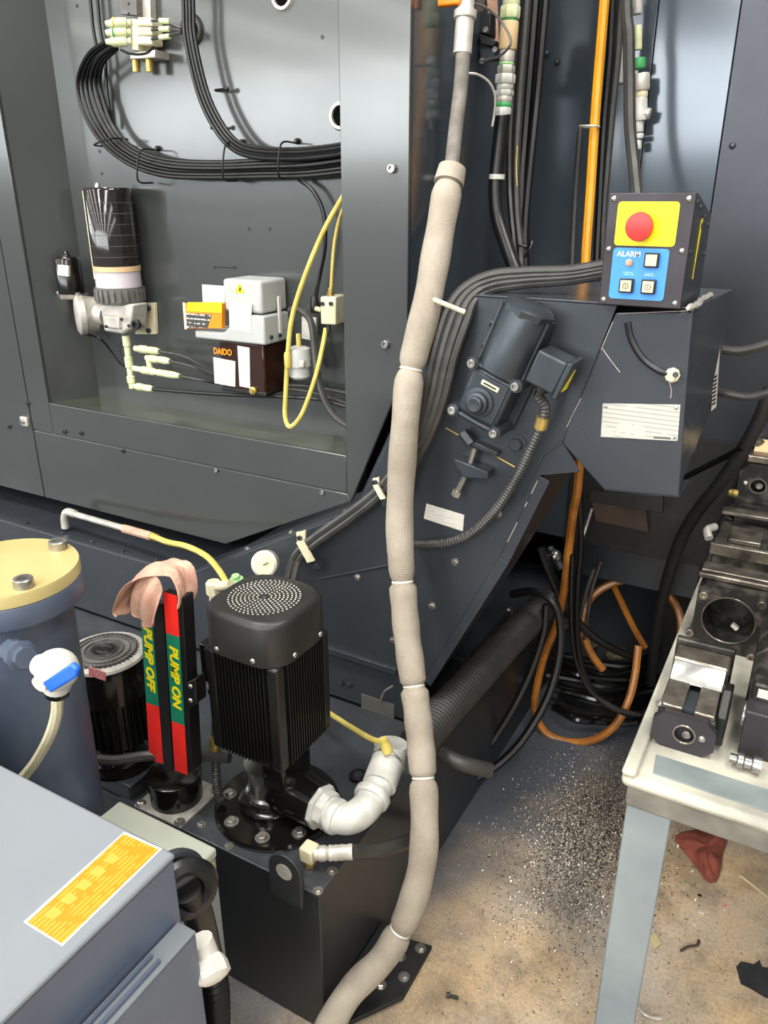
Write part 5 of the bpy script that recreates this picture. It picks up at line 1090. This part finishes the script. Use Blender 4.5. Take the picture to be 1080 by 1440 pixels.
# ------------------------------------------------------------------ swarf and litter on the floor
rnd = random.Random(3); mb = MB()
c0_ = Q(810, 1178, z=0); vs = []; fs = []
def chip(x, y, z, s):
    a = rnd.uniform(0, 6.28); t = rnd.uniform(-.5, .9); L_ = s*rnd.uniform(.7, 1.6); w_ = s*rnd.uniform(.25, .5)
    d = V((math.cos(a)*math.cos(t), math.sin(a)*math.cos(t), math.sin(t))); n_ = V((-math.sin(a), math.cos(a), rnd.uniform(-.5, .5)))
    p = V((x, y, z)); b_ = len(mb.v); cu = V((0, 0, s*rnd.uniform(.1, .5)))
    mb.v += [p-d*L_/2-n_*w_/2, p-d*L_/2+n_*w_/2, p+n_*w_/2+cu, p-n_*w_/2+cu, p+d*L_/2+n_*w_/2, p+d*L_/2-n_*w_/2]
    mb.f += [[b_, b_+1, b_+2, b_+3], [b_+3, b_+2, b_+4, b_+5]]
n_ch = 0
while n_ch < 13000:
    r = abs(rnd.gauss(0, 1)); a = rnd.uniform(0, 6.28); dx = r*math.cos(a)*.11; dy = r*math.sin(a)*.2
    x, y = c0_.x+.035+dx, c0_.y+.03+dy
    if x < -.6: continue
    hgt = .012*math.exp(-(dx/.1)**2-(dy/.18)**2)
    chip(x, y, .002+hgt*rnd.random(), .0058); n_ch += 1
for _ in range(700): chip(rnd.uniform(-.56, .1), rnd.uniform(1.1, 2.2), .002, .004)
ch = single('metal_swarf', mb, 'chips', 'heap of glittering metal chips scattered on the floor', 'swarf', kind='stuff', ang=180)
# red rag
rgp = [(946, 1180), (985, 1165), (1022, 1172), (1016, 1205), (1008, 1240), (990, 1238), (972, 1212)]
gr_ = []
ra = Q(985, 1203, z=0); rnd = random.Random(5)
outl = [Q(x, y, z=0) for x, y in rgp]
cen = sum(outl, V((0, 0, 0)))/len(outl); ring_ = spline(outl+[outl[0]], 5)[:-1]
for i in range(9):
    t = i/8; row = []
    for j, p in enumerate(ring_+[ring_[0]]):
        q_ = cen.lerp(p, t); j_ = j % len(ring_)
        h = .022*(1-t**3)+.012*(1-t*.6)*math.sin(j_*2*math.pi/len(ring_)*4+1)*t+.006*math.sin(j_*2*math.pi/len(ring_)*7+t*6)*t
        row.append(V((q_.x, q_.y, max(.002, h+.002))))
    gr_.append(row)
ro = obj('floor_rag', sheet(gr_, 0), 'rag_red', None, ang=180); soft(ro, .003); tag(ro, 'crumpled dark red rag on the floor under the table', 'rag')
single('loose_bolt', MB().lathe(Q(628, 1399, z=.006), (1, .25, 0), [(.006, 0), (.006, .007), (.0035, .0075), (.0035, .026)], 8), 'oxide', 'small dark loose bolt lying on the floor', 'bolt')
single('thin_stick', MB().tube([Q(1041, 1231, z=.004), Q(1060, 1246, z=.004), Q(1085, 1266, z=.004)], .0028, 6, sm=False), 'wood', 'thin pale stick on the floor under the table', 'stick')
single('wood_chip', MB().prism([Q(912, 1318, z=.001), Q(921, 1313, z=.001), Q(930, 1328, z=.001), Q(920, 1336, z=.001)], (0, 0, .004)), 'wood', 'small pale wooden chip beside the table leg', 'chip')
single('curl', MB().tube([Q(957, 1337, z=.004), Q(968, 1331, z=.005), Q(980, 1329, z=.004), Q(983, 1322, z=.004)], .003, 6), 'cardboard', 'brown curled shaving on the floor', 'shaving')
single('metal_strip', MB().tube([Q(896, 1415, z=.004), Q(905, 1425, z=.008), Q(918, 1431, z=.004), Q(930, 1432, z=.004)], .0035, 6), 'cast', 'bent pale metal strip by the table leg foot', 'strip')
for i, (x, y) in enumerate([(984, 1259), (1019, 1273), (976, 1301), (986, 1283), (974, 1225)]):
    single('paper_bit', MB().box(Q(x, y, z=.002), (.008+.004*(i % 2), .005, .003), Matrix.Rotation(i*1.1, 3, 'Z')), ['oxide', 'sticker_pink', 'paper', 'paper', 'paper'][i], ['dark crumb on the floor below the red rag', 'tiny pink scrap on the shaded floor', 'tiny V-shaped pale scrap on the floor', 'tiny white scrap on the floor under the table', 'white crumb touching the red rag'][i], 'scrap')
mat('oil', '#3a3a3c', .25, 0, '#303032', 30)
ol = [(1035, 1360), (1042, 1352), (1060, 1356), (1068, 1350), (1072, 1360), (1090, 1362), (1094, 1400), (1078, 1404), (1058, 1392), (1042, 1384)]
single('oil_stain', MB().prism([Q(x, y, z=.0004) for x, y in ol], (0, 0, .0008)), 'oil', 'dark wet oil stain on the floor under the table', 'stain')
# ------------------------------------------------------------------ tool holder blocks on the table
def ontab(x, y, z=TBZ): return Q(x, y, z=z)
def octo(x0, x1, z0, z1, c, Y): return [(x0+c, Y, z0), (x1-c, Y, z0), (x1, Y, z0+c), (x1, Y, z1-c), (x1-c, Y, z1), (x0+c, Y, z1), (x0, Y, z1-c), (x0, Y, z0+c)]
def holed(name, poly, depth, c, r, matn, parent, dd=.04, n=36):
    """a plate or block (convex outline in the XZ plane) with a real round bore in its front face"""
    Y = poly[0][1]; P2 = [(p[0]-c.x, p[2]-c.z) for p in poly]
    angs = sorted([2*math.pi*i/n for i in range(n)] + [math.atan2(q[1], q[0]) % (2*math.pi) for q in P2]); m_ = len(angs)
    def hit(t):
        dx, dz = math.cos(t), math.sin(t); best = 9
        for i in range(len(P2)):
            (ax, az), (bx_, bz) = P2[i], P2[(i+1) % len(P2)]; ex, ez_ = bx_-ax, bz-az; den = dx*ez_-dz*ex
            if abs(den) < 1e-12: continue
            s_ = (ax*ez_-az*ex)/den; u_ = (ax*dz-az*dx)/den
            if s_ > 0 and -1e-6 <= u_ <= 1+1e-6: best = min(best, s_)
        return best
    O = [V((c.x+math.cos(t)*hit(t), Y, c.z+math.sin(t)*hit(t))) for t in angs]
    I = [V((c.x+math.cos(t)*r, Y, c.z+math.sin(t)*r)) for t in angs]
    vs = O + I + [p+V((0, dd, 0)) for p in I] + [p+V((0, depth, 0)) for p in O]; fs = []
    for i in range(m_):
        j = (i+1) % m_
        fs += [(i, j, m_+j, m_+i), (m_+i, m_+j, 2*m_+j, 2*m_+i), (j, i, 3*m_+i, 3*m_+j)]
    fs += [tuple(2*m_+i for i in range(m_)), tuple(3*m_+i for i in range(m_))[::-1]]
    return obj(name, MB().add(vs, fs), matn, parent)
def rim(parent, c, r, matn='machined'): return obj('bore_ring', MB().torus(c, (0, 1, 0), r, .0016, 36, 6), matn, parent)
# nearest holder: plate in front, slotted slope, bright wedge
p0, p1 = ontab(913, 1043), ontab(990, 1067)
fy_ = (p0.y+p1.y)/2; x0 = p0.x; x1 = ontab(1000, 1072).x
t1 = thing('tool_holder', 'nearest black tool holder with slotted slope and bright clamping wedge', 'tool holder', ((x0+x1)/2, fy_+.09, TBZ), 'tool holders on the table')
hz_ = TBZ+.066
bc1 = V((x0+(x1-x0)*.52, fy_, TBZ+.034))
holed('front_plate', octo(x0, x1, TBZ, hz_, .016, fy_), .014, bc1, .0165, 'oxide_plate', t1, .0135); rim(t1, bc1, .0168); bolt(t1, bc1+V((.003, .012, -.004)), (0, -1, 0), .007, 'cap', 'zinc'); bolt(t1, (x0+(x1-x0)*.80, fy_, TBZ+.036), (0, -1, 0), .006, 'dome', 'zinc')
obj('body', MB().prism([(x0+.004, fy_+.014, TBZ), (x0+.004, fy_+.17, TBZ), (x0+.004, fy_+.17, hz_+.006), (x0+.004, fy_+.014, hz_-.004)], (x1-x0-.008, 0, 0)), 'oxide', t1, .003)
for s0, s1 in ((.06, .42), (.60, .92)):
    obj('jaw', MB().prism([(x0+(x1-x0)*s0, fy_+.016, hz_-.004), (x0+(x1-x0)*s0, fy_+.085, hz_+.0), (x0+(x1-x0)*s0, fy_+.085, hz_+.014), (x0+(x1-x0)*s0, fy_+.016, hz_+.006)], ((x1-x0)*(s1-s0), 0, 0)), 'machined', t1, .002)
obj('slot_floor', MB().bb(x0+(x1-x0)*.42, x0+(x1-x0)*.60, fy_+.02, fy_+.08, hz_-.003, hz_+.003), 'cast_dark', t1)
obj('wedge', MB().prism([(x0+.006, fy_+.082, hz_+.012), (x0+.006, fy_+.115, hz_+.036), (x0+.006, fy_+.13, hz_+.036), (x0+.006, fy_+.13, hz_)], (x1-x0-.012, 0, 0)), 'steel', t1, .002)
obj('wedge_top', MB().bb(x0+.004, x1-.004, fy_+.115, fy_+.165, hz_, hz_+.04), 'machined', t1, .004)
obj('rear_ridge', MB().bb(x0, x1, fy_+.165, fy_+.18, TBZ, hz_+.05), 'oxide', t1, .003)
bolt(t1, (x1-.002, fy_+.05, hz_-.012), (1, -.4, .3), .009, 'cap', 'zinc'); bolt(t1, (x0+.006, fy_+.016, hz_+.002), (-.6, -.6, .6), .006, 'cap', 'zinc')
obj('side_clamp', MB().prism([(x1-.006, fy_+.03, TBZ+.01), (x1-.006, fy_+.11, TBZ+.01), (x1-.006, fy_+.11, hz_+.02), (x1-.006, fy_+.07, hz_+.03), (x1-.006, fy_+.03, hz_)], (.016, 0, 0)), 'black', t1, .003)
# boring bar holder with the big bore
q0 = ontab(962, 903)
yq = q0.y; xq0 = Q(973, 880, Y=yq).x; xq1 = xq0+.148; zq = TBZ+.142
t2 = thing('tool_holder', 'scuffed square tool holder with one large dark round bore', 'tool holder', ((xq0+xq1)/2, yq+.06, TBZ), 'tool holders on the table')
fcp = Q(1024, 873, Y=yq)
holed('body', octo(xq0, xq1, TBZ, zq, .014, yq), .1, fcp, .049, 'oxide', t2, .085); rim(t2, fcp, .0495)
obj('bore_scrap', MB().box(fcp+V((.012, .05, -.035)), (.014, .01, .008), Matrix.Rotation(.6, 3, 'Y')), 'paper', t2)
for x, y in [(990, 836), (970, 888), (1057, 923), (1072, 850)]: bolt(t2, Q(x, y, Y=yq), (0, -1, 0), .0085, 'cap', 'machined')
obj('top_ridge', MB().bb(xq0-.006, xq1+.02, yq+.02, yq+.034, zq, zq+.012), 'machined', t2, .003)
obj('top_ridge', MB().bb(xq0-.004, xq1+.02, yq+.05, yq+.09, zq, zq+.008), 'machined', t2, .002)
# third: wide slotted block, behind
q0 = ontab(985, 812); y3 = q0.y; x30 = Q(1002, 770, Y=y3).x
t3 = thing('tool_holder', 'wide low tool holder with worn brown top behind the bored block', 'tool holder', (x30+.1, y3+.07, TBZ), 'tool holders on the table')
z3 = TBZ+.10
obj('body', MB().bb(x30, x30+.2, y3, y3+.15, TBZ, z3), 'oxide', t3, .004)
for s in (0, 1): obj('jaw', MB().bb(x30+.03+s*.085, x30+.1+s*.085, y3+.005, y3+.09, z3, z3+.012), 'machined', t3, .002)
obj('front_bar', MB().bb(x30-.006, x30+.2, y3-.012, y3, z3-.03, z3), 'machined', t3, .003)
obj('clamp_ear', MB().tube([V((x30-.012, y3+.01, z3)), V((x30-.02, y3+.03, z3+.012)), V((x30-.008, y3+.06, z3+.012))], .010, 10), 'cast', t3)
# fourth: dark holder with undercut and brass nozzles
q0 = ontab(1000, 765); y4 = 2.005; x40 = Q(1011, 735, Y=y4).x
t4 = thing('tool_holder', 'dark undercut tool holder with small brass nozzles', 'tool holder', (x40+.1, y4+.05, TBZ), 'tool holders on the table')
z4 = Q(1012, 722, Y=y4).z
obj('body', MB().bb(x40+.03, x40+.2, y4+.01, y4+.11, TBZ, z4), 'oxide', t4, .004)
obj('side_post', MB().prism([(x40, y4, TBZ), (x40+.035, y4, TBZ), (x40+.03, y4, z4-.01), (x40+.012, y4, z4), (x40, y4, z4-.02)], (0, .1, 0)), 'oxide', t4, .003)
obj('top_bar', MB().bb(x40+.002, x40+.2, y4-.006, y4+.03, z4, z4+.012), 'machined', t4, .003)
for i in range(3): obj('nozzle', MB().lathe((x40+.085+i*.012, y4+.008, z4-.045-.012*(i % 2)), (0, -1, 0), [(.008, 0), (.008, .012), (.005, .014)], 8), 'brass', t4)
for dx in (.045, .062): bolt(t4, (x40+dx, y4+.01, z4-.03), (0, -1, 0), .005, 'dome', 'zinc')
# fifth: upright holder with a small bore at the far end
y5 = min(y4+.12, 2.125); x50 = Q(1034, 700, Y=y5).x
t5 = thing('tool_holder', 'far upright tool holder with a small ringed bore and pale chamfer', 'tool holder', (x50+.08, y5+.05, TBZ), 'tool holders on the table')
z50, z51 = TBZ, Q(1045, 652, Y=y5).z
bc5 = Q(1066, 684, Y=y5)
holed('body', octo(x50, x50+.16, z50, z51, .02, y5), .1, bc5, .019, 'oxide', t5, .05); rim(t5, bc5, .0194); bolt(t5, bc5+V((.002, .03, -.006)), (0, -1, 0), .009, 'cap', 'zinc'); bolt(t5, Q(1048, 680, Y=y5), (0, -1, 0), .008, 'dome', 'zinc')
obj('saddle', MB().bb(x50+.01, x50+.16, y5+.015, y5+.08, z51, z51+.02), 'machined', t5, .004)
obj('chamfer', MB().prism([(x50+.02, y5+.06, z51+.02), (x50+.02, y5+.09, z51+.045), (x50+.02, y5+.1, z51+.045), (x50+.02, y5+.1, z51+.02)], (.14, 0, 0)), 'tan', t5, .001)
obj('side_nozzle', MB().lathe(Q(1034, 694, Y=y5-.002), (-.9, -.3, .1), [(.011, -.004), (.011, .006), (.009, .008), (.011, .012), (.007, .018)], 10), 'brass', t5)
obj('top_knob', MB().lathe((x50+.02, y5+.09, z51+.03), (0, 0, 1), [(.02, 0), (.022, .012), (.012, .018)], 14), 'machined', t5)
# right-hand row: round-nosed block with plug
y6 = ontab(1030, 1063).y+.01; x60 = Q(1040, 1040, Y=y6).x
t6 = thing('tool_holder', 'dark tool holder at the right edge with white sticker and steel plug', 'tool holder', (x60+.08, y6+.08, TBZ), 'tool holders on the table')
z6 = TBZ+.085
obj('body', MB().bb(x60, x60+.16, y6, y6+.09, TBZ, z6), 'oxide_plate', t6, .003)
obj('upper', MB().bb(x60+.004, x60+.16, y6+.04, y6+.13, z6-.002, z6+.03), 'oxide', t6, .004)
obj('back_block', MB().prism([(x60-.004, y6+.1, TBZ), (x60+.16, y6+.1, TBZ), (x60+.16, y6+.1, z6+.075), (x60+.02, y6+.1, z6+.075), (x60-.004, y6+.1, z6+.05)], (0, .13, 0)), 'oxide', t6, .004)
obj('sticker', MB().bb(x60+.012, x60+.035, y6+.0394, y6+.04, z6+.006, z6+.022), 'paper', t6)
obj('round_end', MB().cyl((x60-.003, y6+.03, TBZ+.06), (x60+.004, y6+.03, TBZ+.06), .022, n=20), 'steel', t6)
pa = ontab(1030, 1066, TBZ+.016); 
obj('plug', MB().lathe(pa, (1, .02, 0), [(.008, -.004), (.008, .006), (.013, .008), (.013, .016), (.010, .018), (.010, .028), (.014, .03), (.014, .042)], 16), 'steel', t6)
